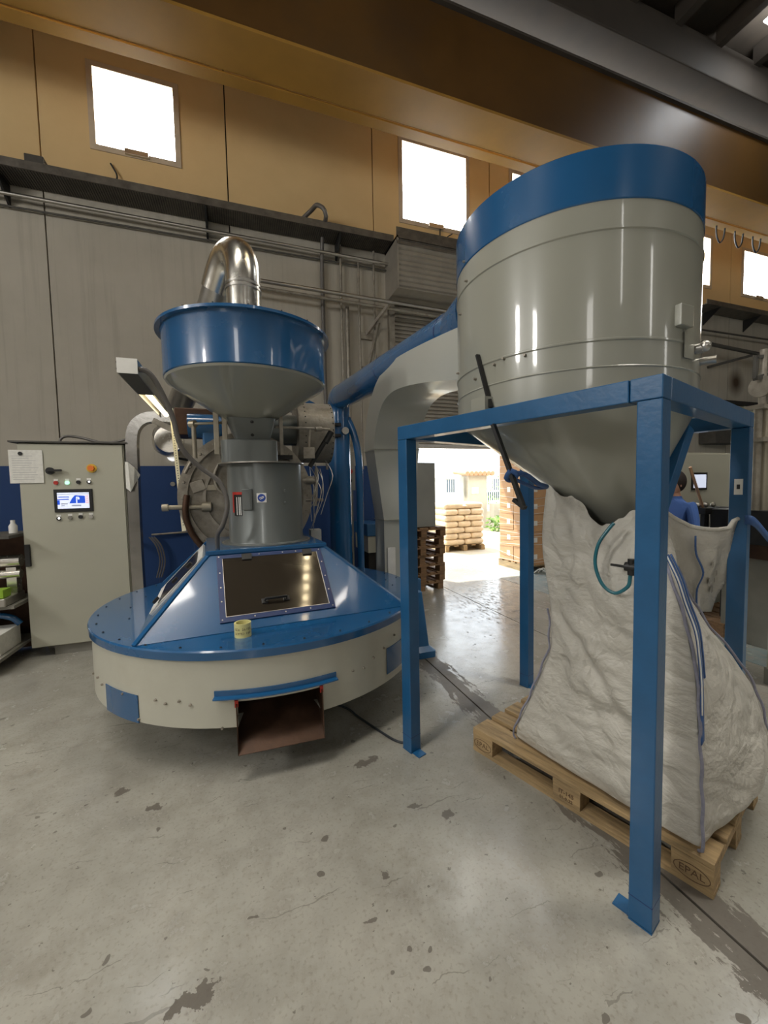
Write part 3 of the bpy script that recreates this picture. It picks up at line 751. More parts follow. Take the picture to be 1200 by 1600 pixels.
# yellow tape roll on the rim
q = Vector((-.018, 2.60, .757))
b = MB().lathe(q, [(.050, 0), (.050, .085), (.040, .085), (.040, 0)], 28, closed=True)
tp = b.build('tape_roll', YELLOWTAPE, None, smooth=40); meta(tp, 'yellow parcel tape roll standing on the blue rim in front of the hatch', 'tape')
tapeM = tp
for z, s_ in ((.052, 'CC6 26/03'), (.027, 'LOTTO 160')):
    for i, chh in enumerate(s_):
        a = R(-52 + i * 13)
        p = q + Vector((.0503 * math.sin(a), -.0503 * math.cos(a), z))
        text('printed_letter', chh, .020, frameM(p, (math.cos(a), math.sin(a), 0), (0, 0, 1)), INK, tp, .0003) if chh != ' ' else None

# ================================================================== grey discharge cylinder on the hood
CC = Vector((0.2, 3.55, 0))
dc = empty('discharge_column', (CC.x, CC.y, 1.222), label='grey steel discharge cylinder standing on the blue hood top', cat='machine part')
dm = [(.298, 1.235), (.298, 1.862)]
MB().lathe(CC, [(.36, 1.2225), (.36, 1.230), (.300, 1.236), (.298, 1.24), (.298, 1.86), (.30, 1.86), (.0, 1.861)], 64).build('shell', GREYM, dc, smooth=35)
MB().lathe(CC, [(.30, 1.2225), (.355, 1.2225), (.355, 1.2315), (.30, 1.2315)], 64, closed=True).build('base_ring', STEEL, dc, smooth=35)
MB().lathe(CC + Vector((-.02, 0, 0)), [(.0, 1.862), (.345, 1.862), (.345, 1.872), (.0, 1.872)], 64).build('top_flange', STEEL, dc, smooth=35)
def onCC(a, z, o=0.0): t = R(a); return Vector((CC.x + (.298 + o) * math.sin(t), CC.y - (.298 + o) * math.cos(t), z))
def tang(a): t = R(a); return Vector((math.cos(t), math.sin(t), 0))
st = MB().lathe(CC, [(.2985, 1.556), (.3005, 1.556), (.3005, 1.628), (.2985, 1.628)], 6, -16, -2, closed=True).build('safety_sticker', WHITE, dc, smooth=30)
b = MB()
ctr = onCC(-9, 1.592, .0035)
b.add([ctr + tang(-9) * .030 * math.cos(2 * PI * i / 24) + uz * .030 * math.sin(2 * PI * i / 24) for i in range(24)], [tuple(range(24))])
b.build('sticker_disc', BLUEINK, st)
b = MB()
for (x0, y0, x1, y1) in ((-.018, -.004, -.004, .006), (-.010, -.012, .004, -.002), (-.002, .004, .016, .012), (.004, -.006, .018, .004)):
    p0 = ctr + tang(-9) * x0 + uz * y0 + radial(-9) * .001; p1 = ctr + tang(-9) * x1 + uz * y1 + radial(-9) * .001
    b.bar(p0, p1, .005, .0005, up=radial(-9))
b.build('sticker_glove_mark', WHITE, st)
MB().bar(onCC(-24, 1.665, .012), onCC(-24, 1.50, .012), .012, .02).box(onCC(-31, 1.58, .004), (.07, .02, .16), Euler((0, 0, R(-31)))).build('latch_plate', GREYM, dc, bevel=.004)
rivets('latch_bolt', [onCC(-25, 1.655), onCC(-25, 1.515), onCC(26, 1.645), onCC(26, 1.55)], [radial(-25), radial(-25), radial(26), radial(26)], .010, GREYM, dc, .02)
b = MB()
b.lathe(CC, [(.2985, 1.455), (.302, 1.455), (.302, 1.625), (.2985, 1.625)], 6, -55, -40, closed=True)
sg = b.build('warning_tag', BLACK, dc, smooth=30)
b = MB()
for a in (-49, -44.5, -41.5):
    b.bar(onCC(a, 1.46, .0045), onCC(a, 1.60, .0045), .008, .001, up=radial(a))
b.build('tag_stripe', WHITE, sg)
b = MB(); b.lathe(CC, [(.2985, 1.62), (.304, 1.62), (.304, 1.64), (.2985, 1.64)], 6, -58, -38, closed=True); b.lathe(CC, [(.2985, 1.48), (.304, 1.48), (.304, 1.62), (.2985, 1.62)], 2, -58, -55, closed=True)
b.build('tag_border', RED, sg)

# neck box and taper under the hopper
HX = Vector((0.10, 3.62, 0))
nb = empty('hopper', (HX.x, HX.y, 1.873), label='large green-coffee hopper with glossy blue rim band above the grey cylinder', cat='hopper')
def rrect(cx, cy, hx, hy, r, z, n=6):
    o = []
    for (sx_, sy_, a0) in ((1, 1, 0), (-1, 1, 90), (-1, -1, 180), (1, -1, 270)):
        for i in range(n + 1):
            a = R(a0 + 90 * i / n); o.append(Vector((cx + sx_ * (hx - r) + r * math.cos(a), cy + sy_ * (hy - r) + r * math.sin(a), z)))
    return o
def loft(rings, cap=True):
    n = len(rings[0]); b = MB(); v = [p for r_ in rings for p in r_]
    f = [(j * n + i, j * n + (i + 1) % n, (j + 1) * n + (i + 1) % n, (j + 1) * n + i) for j in range(len(rings) - 1) for i in range(n)]
    if cap: f += [tuple(range(n))[::-1], tuple((len(rings) - 1) * n + i for i in range(n))]
    return b.add(v, f)
loft([rrect(.085, 3.55, .215, .20, .08, 1.873), rrect(.085, 3.55, .215, .20, .08, 2.045), rrect(.10, 3.56, .16, .16, .06, 2.06)]).build('neck_box', GREYM, nb, smooth=40)
loft([rrect(.115, 3.6, .135, .13, .03, 2.06), rrect(.105, 3.62, .19, .18, .05, 2.235)]).build('neck_taper', GREYM, nb, smooth=30)
rivets('neck_rivet', [(.11, 3.46, 2.10), (.11, 3.435, 2.2)], [Vector((0, -1, .3)).normalized()] * 2, .014, BLACK, nb)
MB().lathe(HX, [(.17, 2.232), (.19, 2.232), (.618, 2.512), (.625, 2.53), (.60, 2.53), (.17, 2.25)], 96, closed=True).build('cone', CREAM, nb, smooth=25)
MB().lathe(HX, [(.62, 2.525), (.632, 2.535), (.632, 2.86), (.64, 2.885), (.675, 2.885), (.675, 2.905), (.61, 2.905), (.61, 2.53)], 96, closed=True).build('rim_band', BLUE, nb, smooth=30)
MB().lathe(HX, [(0, 2.898), (.60, 2.898), (.60, 2.903), (0, 2.903)], 64).build('lid', BLUE, nb, smooth=30)
pts = [HX + Vector((.658 * math.sin(R(a)), -.658 * math.cos(R(a)), 2.905)) for a in range(-180, 180, 20)]
rivets('rim_bolt', pts, [uz] * len(pts), .008, BLACK, nb, .014)
for x in (-.165, -.10):
    MB().bb((x - .02, 3.58, 1.95), (x + .02, 3.62, 2.32)).build('support_bar', TANBAR, nb, bevel=.003)
MB().bb((.335, 3.58, 1.95), (.365, 3.62, 2.32)).build('support_bar', DULL, nb, bevel=.003)
MB().cyl((-.36, 3.72, 2.21), (-.03, 3.62, 2.22), .012, n=10).cyl((-.37, 3.74, 2.21), (-.33, 3.71, 2.21), .03, n=12).cyl((-.345, 3.72, 2.19), (-.345, 3.74, 1.93), .018, n=10).build('left_slide_rod', TANBAR, nb, smooth=50)
MB().cyl((.30, 3.6, 2.19), (.80, 3.72, 2.20), .012, n=10).cyl((.61, 3.68, 2.20), (.60, 3.70, 2.02), .014, n=10).box((.60, 3.70, 1.98), (.10, .03, .10)).cyl((.66, 3.68, 2.19), (.72, 3.70, 2.20), .022, n=10).build('right_slide_rod', DULL, nb, smooth=50)
MB().cyl((.80, 3.74, 2.16), (.62, 3.80, 1.86), .022, n=10).cyl((.76, 3.74, 2.08), (.82, 3.74, 2.18), .03, n=10).build('linkage', BLACK, nb, smooth=50)

# ================================================================== ROASTER DRUM behind
RF = Vector((0.07, 4.15, 1.59))
rt = empty('coffee_roaster', (RF.x, 4.7, 0), label='drum roaster with round cast-metal face plate behind the grey cylinder', cat='machine')
def ydisc(b, c, r, y0, y1, n=64, ri=0.0):
    if ri: 
        prof = [(r, y0), (r, y1), (ri, y1), (ri, y0)]
        vs_ = []; 
        for rr, yy in prof:
            for i in range(n): t = 2 * PI * i / n; vs_.append((c[0] + rr * math.cos(t), yy, c[2] + rr * math.sin(t)))
        return b.add(vs_, [(j * n + i, j * n + (i + 1) % n, ((j + 1) % 4) * n + (i + 1) % n, ((j + 1) % 4) * n + i) for j in range(4) for i in range(n)])
    return b.cyl((c[0], y0, c[2]), (c[0], y1, c[2]), r, n=n)
ydisc(MB(), RF, .60, 4.15, 4.20).build('face_plate', DULL, rt, smooth=30)
ydisc(MB(), RF, .615, 4.11, 4.16, ri=.53).build('face_ring', DULL, rt, smooth=30)
ydisc(MB(), RF, .40, 4.12, 4.155, ri=.375).build('door_ring', DULL, rt, smooth=30)
ydisc(MB(), RF, .60, 4.2, 5.4).build('drum_body', GREYM, rt, smooth=30)
pts = [(RF.x + .572 * math.cos(R(a)), 4.11, RF.z + .572 * math.sin(R(a))) for a in range(0, 360, 15)]
rivets('face_bolt', pts, [Vector((0, -1, 0))] * len(pts), .013, DULL, rt, .02)
MB().box((-.37, 4.13, 1.70), (.12, .03, .10), Euler((0, R(-20), 0))).build('cleat', DULL, rt, bevel=.004)
MB().bb((-.32, 4.125, 1.66), (-.16, 4.155, 1.71)).build('name_plate', TANBAR, rt)
MB().bb((-.16, 4.08, 1.95), (.0, 4.14, 1.99)).build('slot', BLACK, rt); MB().bb((.35, 4.08, 1.95), (.5, 4.14, 1.99)).build('slot', BLACK, rt)
MB().tube([(-.18, 4.10, 1.90), (-.22, 4.10, 1.80), (-.20, 4.10, 1.68), (-.12, 4.10, 1.60)], .014, 8, sub=4).tube([(-.40, 4.10, 1.95), (-.47, 4.10, 1.82)], .014, 8).build('face_handle', DULL, rt, smooth=50)
sh = MB().cyl((-.66, 4.10, 1.51), (-.30, 4.12, 1.505), .022, n=12).cyl((-.67, 4.10, 1.51), (-.62, 4.10, 1.51), .034, n=12).cyl((-.34, 4.12, 1.505), (-.26, 4.12, 1.505), .045, n=14)
sh.build('door_shaft', TANBAR, rt, smooth=50)
MB().tube([(-.46, 4.09, 1.62), (-.48, 4.08, 1.45), (-.44, 4.08, 1.28), (-.34, 4.08, 1.12), (-.24, 4.08, 1.03)], .028, 8, sub=4).build('door_arm', RUSTY, rt, smooth=50)
MB().bb((-.45, 4.98, 0), (.6, 5.6, 1.05)).build('base', DBLUE, rt, bevel=.01)
MB().bb((-.40, 4.25, .85), (.55, 4.98, 1.05)).build('cradle', DBLUE, rt, bevel=.01)
for p in ((.70, 4.3), ):
    MB().bb((.69, 4.28, .9), (.80, 4.42, 1.22)).build('side_box', WHITE, rt)
# wires and small fittings on the right of the drum
b = MB()
for i in range(9):
    x = .66 + rnd.random() * .18; z = 1.95 - rnd.random() * .25
    b.tube([(x, 4.12, z), (x + rnd.uniform(-.06, .08), 4.08, z - .15), (x + rnd.uniform(-.03, .07), 4.1, z - .35), (x + rnd.uniform(-.08, .05), 4.14, z - .55)], .004, 5, sub=4)
b.build('loose_wire', STEEL, rt, smooth=50)['kind'] = 'stuff'
MB().cyl((.72, 4.12, 1.48), (.74, 4.12, 1.86), .018, n=8).cyl((.62, 4.12, 1.54), (.80, 4.12, 1.54), .016, n=8).sphere((.66, 4.1, 1.74), .055, sc=(1.3, 1, .8)).build('burner_fitting', DULL, rt, smooth=50)
# exhaust fan housing
fh = MB(); n = 40
cx, cy, cz, rr = .80, 4.62, 2.28, .33
fh.cyl((.66, cy, cz), (.98, cy, cz), rr, n=n)
ob = fh.build('fan_housing', DULL, rt, smooth=30)
b = MB()
for x in (.675, .965):
    for a in range(0, 360, 12):
        p = Vector((x, cy - math.cos(R(a)) * rr, cz + math.sin(R(a)) * rr)); nrm = Vector((0, -math.cos(R(a)), math.sin(R(a))))
        b.cyl(p, p + nrm * .006, .008, .006, 6)
b.build('fan_bolt', BLACK, ob)['kind'] = 'stuff'
MB().cyl((.60, cy, cz), (.665, cy, cz), rr + .012, n=n).build('fan_flange', DULL, rt, smooth=30)
MB().cyl((.15, cy - .05, 2.3), (.62, cy - .05, 2.3), .165, n=28).build('fan_inlet', GREYM, rt, smooth=40)
MB().prism([(0, 0), (.42, 0), (.17, .12)], (.62, 4.95, 2.62), (1, 0, 0), (0, 0, 1), (0, .3, 0)).build('blue_cowl', BLUE, rt)
# rear exhaust box on the left and blue cylinder
MB().bb((-.64, 4.9, 2.27), (-.19, 5.3, 2.56)).build('exhaust_box', RUSTY, rt, bevel=.01)
MB().cyl((-.5, 4.85, 2.36), (-.16, 4.85, 2.36), .13, n=24).build('blue_elbow', BLUE, rt, smooth=40)
MB().bb((-.36, 4.75, 1.6), (-.20, 4.9, 2.32)).build('blue_riser', BLUE, rt, bevel=.02)
MB().bar((-.85, 4.95, 2.42), (-.62, 4.95, 2.3), .05, .06).build('stub', DULL, rt)

# silver chimney
chm = empty('exhaust_pipe', (.10, 4.3, 2.5), label='shiny silver exhaust pipe with elbow rising behind the blue hopper rim', cat='pipe')
MB().cyl((.105, 4.3, 2.5), (.105, 4.3, 3.62), .164, n=40).build('riser', CHROME, chm, smooth=40)
MB().cyl((.105, 4.3, 3.59), (.105, 4.3, 3.61), .170, n=40).cyl((.105, 4.3, 3.63), (.105, 4.3, 3.65), .170, n=40).build('clamp', STEEL, chm, smooth=40)
MB().tube([(.105, 4.3, 3.60), (.105, 4.3, 3.72), (.10, 4.32, 3.84), (.075, 4.38, 3.955), (.03, 4.47, 4.02), (-.04, 4.58, 4.0), (-.10, 4.68, 3.90), (-.15, 4.76, 3.78)], .164, 32, sub=2).build('elbow', CHROME, chm, smooth=30)
MB().tube([(-.14, 4.75, 3.80), (-.60, 5.6, 2.86), (-.92, 6.2, 2.40)], .15, 28).build('downpipe', STEEL, chm, smooth=40)
MB().tube([(-.92, 6.2, 2.42), (-1.0, 6.6, 2.35), (-1.0, WY - .02, 2.35)], .16, 28, sub=2).build('wall_collar', CHROME, chm, smooth=40)

# silver cable duct at the cabinet
cd = empty('cable_duct', (-1.05, 5.0, 0), label='silver sheet-metal cable duct bending down between cabinet and roaster', cat='duct')
def rectduct(pts, w_, d_):
    P = smooth_path([Vector(p) for p in pts], 4); b = MB(); rings = []
    for i, p in enumerate(P):
        t = (P[min(i + 1, len(P) - 1)] - P[max(i - 1, 0)]).normalized(); y = Vector((0, 1, 0)); x = t.cross(y).normalized()
        rings.append([p + x * w_ / 2 + y * d_ / 2, p - x * w_ / 2 + y * d_ / 2, p - x * w_ / 2 - y * d_ / 2, p + x * w_ / 2 - y * d_ / 2])
    return loft(rings)
rectduct([(-1.07, 5.0, 0.02), (-1.08, 5.0, 1.0), (-1.07, 5.0, 2.0), (-1.065, 5.0, 2.2), (-1.04, 5.0, 2.33), (-.97, 5.0, 2.42), (-.86, 5.0, 2.46), (-.65, 5.0, 2.46)], .105, .12).build('duct_body', DUCTM, cd, smooth=25)
MB().bb((-1.155, 5.09, .02), (-1.10, 5.2, 2.1)).build('side_trunking', CABDARK, cd)
MB().cyl((-.80, 5.6, 2.30), (-.80, 5.72, 2.30), .16, n=32).build('round_cap', CHROME, cd, smooth=30)
# round white gauge on the wall and cable
gg = empty('wall_light', (-.95, WY, 2.1), label='round white bulkhead light on the wall left of the roaster', cat='lamp')
MB().cyl((-1.0, WY - .06, 2.22), (-1.0, WY, 2.22), .075, n=24).build('diffuser', emat('bulkhead_glow', (1, 1, 1), 1.1), gg, smooth=40)
MB().tube([(-.93, WY - .06, 2.19), (-.7, WY - .08, 2.16), (-.5, WY - .08, 2.22)], .02, 8, sub=4).build('lead', CABLE, gg, smooth=50)
meta(MB().cyl((-1.02, WY - .03, 1.78), (-1.02, WY, 1.78), .035, n=14).build('wall_socket', STEEL, None, smooth=40), 'small round metal socket on the blue wainscot', 'socket')
meta(MB().tube([(-1.35, WY - .06, .98), (-.2, WY - .06, 1.02)], .016, 8).build('water_pipe', DULL, None, smooth=50), 'thin horizontal pipe on the blue wainscot left of the roaster', 'pipe')
b = MB()
for r_ in (.0, .035, .07):
    b.tube([(-1.38 + r_, WY - .1, .95), (-1.28 + r_, WY - .12, .8), (-1.24 + r_, WY - .12, .55), (-1.30 + r_, WY - .12, .3)], .012, 6, sub=4)
meta(b.build('hanging_hose', RUBBER, None, smooth=50), 'coil of grey hoses hanging below the wainscot pipe', 'hose')
meta(MB().tube([(-.55, WY - .06, 1.0), (-.55, WY - .1, .9), (-.6, WY - .1, .86), (-.6, WY - .1, .68)], .02, 8).cyl((-.62, WY - .14, .9), (-.5, WY - .14, .9), .012).build('tap', STEEL, None, smooth=50), 'small steel tap hanging off the wainscot pipe', 'tap')

# strip lamp
lp = empty('strip_lamp', (-.65, 3.75, 2.4), label='open-ended metal strip light fitting with a lit tube left of the hopper', cat='lamp')
rot = Euler((0, 0, R(1)))
b = MB(); yA, yB = 2.93, 4.58; xa, xb = -.63, -.66
def lx(y): return xa + (xb - xa) * (y - yA) / (yB - yA)
def trough(b, z0, z1, hw, th):
    for s_ in (-1, 1):
        b.bar((lx(yA) + s_ * hw, yA, (z0 + z1) / 2), (lx(yB) + s_ * hw, yB, (z0 + z1) / 2), th, z1 - z0)
    b.bar((lx(yA), yA, z1), (lx(yB), yB, z1), hw * 2, th)
trough(b, 2.39, 2.48, .055, .004); b.build('housing', STEEL, lp)
MB().bb((xa - .056, yA - .002, 2.39), (xa + .056, yA + .003, 2.482)).build('end_plate', WHITE, lp)
MB().bar((lx(yA), yA + .01, 2.395), (lx(3.55), 3.55, 2.395), .104, .004).build('base_plate', DGREY, lp)
MB().cyl((lx(3.58), 3.58, 2.41), (lx(4.52), 4.52, 2.41), .02, n=12).build('tube', TUBE, lp, smooth=40)
rivets('end_screw', [(xa - .06, yA + .02, 2.42), (xa - .06, yA + .02, 2.46)], [Vector((-1, 0, 0))] * 2, .006, BLACK, lp)
b = MB().bar((-.60, 4.42, 2.46), (-.50, 4.10, 1.29), .035, .006, up=(0, 1, 0)); pst = b.build('hanger_strip', RULER, lp)
b = MB()
for i in range(46):
    t = .03 + i * .0205; p = Vector((-.60, 4.42, 2.46)).lerp(Vector((-.50, 4.10, 1.29)), t)
    b.cyl(p + Vector((0, -.0045, .001)), p + Vector((0, -.003, .001)), .005, n=6)
b.build('strip_hole', BLACK, pst)['kind'] = 'stuff'
hose = [(-.58, 2.97, 2.43), (-.53, 2.98, 2.42), (-.48, 3.0, 2.35), (-.41, 3.05, 2.16), (-.37, 3.08, 1.96), (-.27, 3.12, 1.83), (-.15, 3.14, 1.73), (-.10, 3.14, 1.62), (-.095, 3.14, 1.52), (-.13, 3.16, 1.40), (-.17, 3.2, 1.33), (-.175, 3.24, 1.224)]
meta(MB().tube(hose, .017, 10, sub=5).build('flexible_conduit', RUBBER, None, smooth=60), 'thick grey flexible conduit drooping from the strip light to the hood top', 'hose')

# ================================================================== blue extraction pipe
bp_ = empty('extraction_pipe', (1.38, 5.8, 0), label='big blue extraction pipe rising as a column and running to the silo', cat='pipe')
MB().cyl((1.38, 5.8, 0), (1.38, 5.8, 2.72), .162, n=48).build('column', BLUE, bp_, smooth=40)
E0 = Vector((1.39, 5.62, 2.94)); E1 = Vector((1.55, 2.62, 2.782))
MB().tube([(1.38, 5.8, 2.70), (1.38, 5.8, 2.76), (1.381, 5.785, 2.84), (1.383, 5.74, 2.91), (1.387, 5.66, 2.94), E0 + (E1 - E0) * .02], .162, 40, sub=2).build('elbow', BLUE, bp_, smooth=30)
MB().cyl(E0, E1, .160, n=48).build('run', BLUE, bp_, smooth=40)
MB().cyl(E0.lerp(E1, .55), E0.lerp(E1, .553), .1615, n=40).build('joint_band', DBLUE, bp_, smooth=40)
MB().cyl(E0.lerp(E1, .955), E0.lerp(E1, .96), .1615, n=40).build('joint_band', DBLUE, bp_, smooth=40)
MB().cyl(E1 + Vector((0, .04, 0)), Vector((1.56, 2.36, 2.78)), .16, .215, n=48).build('collar', BLUE, bp_, smooth=40)
for z in (2.40, 2.55):
    MB().bb((1.16, 5.60, z - .02), (1.37, 5.66, z + .02)).build('clamp_ring', BLACK, bp_)
MB().cyl((1.42, 5.62, 2.46), (1.42, 5.55, 2.46), .05, n=12).build('port', STEEL, bp_, smooth=40)
sp = MB().tube([(1.50, 5.75, 2.66), (1.58, 5.72, 2.45), (1.635, 5.7, 2.15), (1.65, 5.7, 1.8), (1.645, 5.7, 1.2), (1.645, 5.7, 0.0)], .052, 20, sub=4)
meta(sp.build('small_blue_pipe', BLUE, None, smooth=50), 'slim blue pipe curving down beside the thick blue column', 'pipe')
# things on the wall beyond: push-button box, small control
bbx = empty('button_box', (1.73, 6.5, 0), label='narrow grey push-button box with red button between the blue pipes', cat='box')
MB().bb((1.66, 6.48, 1.62), (1.80, 6.6, 2.25)).build('enclosure', CABDARK, bbx)
MB().bb((1.70, 6.50, 0), (1.76, 6.56, 1.62)).build('post', CABDARK, bbx)
MB().cyl((1.71, 6.455, 1.93), (1.71, 6.478, 1.93), .045, n=14).build('stop_button', RED, bbx, smooth=40)
MB().cyl((1.71, 6.455, 1.78), (1.71, 6.478, 1.78), .032, n=14).build('start_button', BLACK, bbx, smooth=40)
m2 = empty('rear_machine', (2.06, 6.6, 0), label='low blue and grey machine base seen behind the grey duct', cat='machine')
MB().bb((1.90, 6.2, .87), (2.22, 7.0, 1.07)).build('top', BLUE_FLAT, m2, bevel=.01)
MB().bb((1.92, 6.22, .60), (2.20, 6.98, .87)).build('body', CAB, m2)
MB().bb((1.94, 6.26, .0), (2.18, 6.95, .60)).build('opening', DARKIN, m2)

# ================================================================== grey duct from silo down to the fan
du = empty('air_duct', (1.6, 4.2, 0), label='wide pale grey air duct curving down from the back of the silo', cat='duct')
out = smooth_path([Vector(p) for p in ((0, 2.30, 2.66), (0, 2.86, 2.74), (0, 3.44, 2.80), (0, 3.78, 2.78), (0, 4.05, 2.68), (0, 4.30, 2.46), (0, 4.42, 2.2), (0, 4.42, 2.06))], 4)
inn = smooth_path([Vector(p) for p in ((0, 2.30, 2.33), (0, 2.87, 2.45), (0, 3.35, 2.52), (0, 3.62, 2.52), (0, 3.82, 2.46), (0, 3.98, 2.32), (0, 4.08, 2.15), (0, 4.09, 2.06))], 4)
XA, XB = 1.35, 1.87
b = MB(); n = len(out)
rings = [[Vector((XA, o_.y, o_.z)), Vector((XB, o_.y, o_.z)), Vector((XB, i_.y, i_.z)), Vector((XA, i_.y, i_.z))] for o_, i_ in zip(out, inn)]
loft(rings).build('bend', CREAM_DUCT, du, smooth=30)
loft([[Vector((XA, 4.42, 2.06)), Vector((XB, 4.42, 2.06)), Vector((XB, 4.09, 2.06)), Vector((XA, 4.09, 2.06))],
      [Vector((1.45, 4.40, 1.30)), Vector((1.80, 4.40, 1.30)), Vector((1.80, 4.10, 1.30)), Vector((1.45, 4.10, 1.30))]]).build('reducer', CREAM_DUCT, du)
MB().bb((1.45, 4.10, .62), (1.80, 4.40, 1.30)).build('drop', CREAM_DUCT, du)
for z in (2.06, 1.30):
    w_ = (XA, XB) if z > 2 else (1.45, 1.80)
    MB().bb((w_[0] - .006, 4.08, z - .006), (w_[1] + .006, 4.43, z + .006)).build('flange', CREAM, du)
MB().bb((1.48, 4.085, .66), (1.57, 4.10, 1.0)).build('inspection_door', WHITE, du, bevel=.003)
MB().bb((1.43, 4.10, .0), (1.88, 4.5, .62)).build('fan_base', BLUE_FLAT, du, bevel=.01)
# small blue foot to the right of the drum
fb = loft([rrect(1.60, 3.62, .05, .05, .02, .62), rrect(1.62, 3.60, .07, .09, .02, .10), rrect(1.64, 3.58, .10, .12, .03, .06), rrect(1.64, 3.58, .10, .12, .03, .0)])
meta(fb.build('pipe_boot', BLUE_FLAT, None, smooth=30), 'blue flared boot on the floor just right of the round drum', 'base')

# ================================================================== SILO
S = Vector((1.772, 1.856, 0))
si = empty('silo', (S.x, S.y, 1.45), label='big grey storage silo with blue rim standing in the blue frame', cat='silo')
RS = .605
MB().lathe(S, [(RS, 2.02), (RS, 2.14), (RS + .004, 2.145), (RS, 2.15), (RS, 2.25), (RS + .005, 2.255), (RS + .005, 2.262), (RS, 2.265), (RS, 2.70), (RS + .005, 2.705), (RS + .005, 2.712), (RS, 2.715), (RS, 2.825), (RS - .01, 2.825), (RS - .01, 2.02)], 128, closed=True).build('shell', CREAM, si, smooth=25)
MB().lathe(S, [(RS + .001, 2.82), (RS + .004, 2.825), (RS + .004, 3.03), (RS - .008, 3.04), (0, 3.045), (0, 3.03), (RS - .012, 3.03), (RS - .012, 2.83)], 128).build('blue_band', BLUE, si, smooth=25)
# oblique cone
n = 96; OC = Vector((1.89, 1.63, 0)); rings = []
for k_ in range(13):
    t = k_ / 12; c_ = S.lerp(OC, t); r_ = RS + (.085 - RS) * t; z = 2.02 + (1.44 - 2.02) * t
    rings.append([Vector((c_.x + r_ * math.cos(2 * PI * i / n), c_.y + r_ * math.sin(2 * PI * i / n), z)) for i in range(n)])
loft(rings, cap=False).build('cone', CREAM, si, smooth=30)
def onS(px_a, z, o=0.0): t = R(px_a); return Vector((S.x + (RS + o) * math.sin(t), S.y - (RS + o) * math.cos(t), z))
def radS(a): t = R(a); return Vector((math.sin(t), -math.cos(t), 0))
rivets('shell_bolt', [onS(a, z) for a, z in ((-98, 2.84), (-96, 2.73), (-105, 2.60), (-112, 2.3), (10, 2.36), (-75, 2.235), (-70, 2.25), (-60, 2.24), (-88, 2.2))], [radS(a) for a in (-98, -96, -105, -112, 10, -75, -70, -60, -88)], .008, DULL, si, .015)
MB().box(onS(5, 2.36, .01), (.09, .03, .09), Euler((0, 0, R(5)))).build('sight_bracket', CREAM, si, bevel=.004)
MB().lathe(S, [(RS + .001, 2.19), (RS + .008, 2.19), (RS + .008, 2.30), (RS + .001, 2.30)], 6, 6, 14, closed=True).build('side_plate', CREAM, si)
MB().cyl(onS(18, 2.245, .0), onS(18, 2.245, .03), .022, n=14).sphere(onS(18, 2.25, .035), .024).build('sampling_valve', STEEL, si, smooth=50)
MB().cyl(onS(28, 2.21, .0), onS(28, 2.21, .06), .018, n=12).build('drain_stub', STEEL, si, smooth=50)
MB().box(onS(-81, 2.04, .02), (.10, .06, .09), Euler((0, 0, R(-81)))).build('mount_lug', CREAM, si)
# black rods with hook, blue tie
hk = MB().bar((1.155, 1.80, 2.31), (1.165, 1.70, 2.03), .022, .012)
meta(hk.build('black_lever', BLACK, None), 'black metal lever strip leaning on the silo above the frame', 'lever')
hb_ = MB().bar((1.125, 1.625, 1.935), (1.180, 1.475, 1.545), .024, .016).bar((1.182, 1.47, 1.548), (1.165, 1.525, 1.585), .024, .016)
meta(hb_.build('black_hook', BLACK, None), 'long black hooked bar hanging under the frame beside the cone', 'hook')
tie = MB().tube([(1.165, 1.54, 1.70), (1.25, 1.56, 1.70), (1.38, 1.62, 1.655), (1.50, 1.70, 1.64)], .013, 8, sub=4).tube([(1.165, 1.545, 1.685), (1.27, 1.58, 1.655), (1.38, 1.64, 1.635), (1.50, 1.70, 1.635)], .009, 8, sub=4).tube([(1.15, 1.53, 1.715), (1.178, 1.522, 1.70), (1.178, 1.56, 1.675), (1.15, 1.56, 1.685), (1.15, 1.53, 1.715)], .013, 8, sub=3)
meta(tie.build('tie_strap', STRAPB, None, smooth=60), 'blue strap tying the bag corner to the black hook', 'strap')

# ================================================================== BLUE FRAME
FA = R(108.464 - 90)     # frame local x = depth axis v, local -? ; v at 18.46 deg, u at 108.46 deg
fr = empty('support_frame', (1.350, .982, 0), R(18.46), label='tall blue square-tube frame carrying the silo on four legs', cat='frame')
W8, FL, FD, FH = .080, 1.389, 1.353, 2.0155
def fbox(name, lo, hi, mat=BLUE_FLAT, bev=.004):
    return MB().bb(lo, hi).build(name, mat, fr, local=True, bevel=bev)
# local x along v (depth to the right rear), local y along u (to the left rear)
for (x, y) in ((0, 0), (FD - W8, 0), (0, FL - W8), (FD - W8, FL - W8)):
    lg = fbox('leg', (x, y, .006), (x + W8, y + W8, FH - W8 - .001))
    sx_ = 0 if x == 0 else 1; sy_ = 0 if y == 0 else 1
    MB().bb((x - (.0 if sx_ == 0 else .0), y - .0, 0), (x + W8, y + W8, .006)).bb((x + .01, y + (W8 if sy_ == 0 else -.06), 0), (x + W8 - .01, y + (W8 + .06 if sy_ == 0 else 0), .006)).build('foot_plate', BLUE_FLAT, lg, local=True)
    MB().bb((x - .0004, y - .0004, .10), (x + W8 + .0004, y + W8 + .0004, .103)).build('weld_line', DBLUE, lg, local=True)
fbox('beam', (0, .106, FH - W8), (W8, FL, FH)); fbox('beam', (0, 0, FH - W8), (W8, .103, FH))
fbox('beam', (FD - W8, 0, FH - W8), (FD, FL, FH))
fbox('beam', (W8 + .001, 0, FH - W8), (FD - W8 - .001, W8, FH)); fbox('beam', (W8 + .001, FL - W8, FH - W8), (FD - W8 - .001, FL, FH))
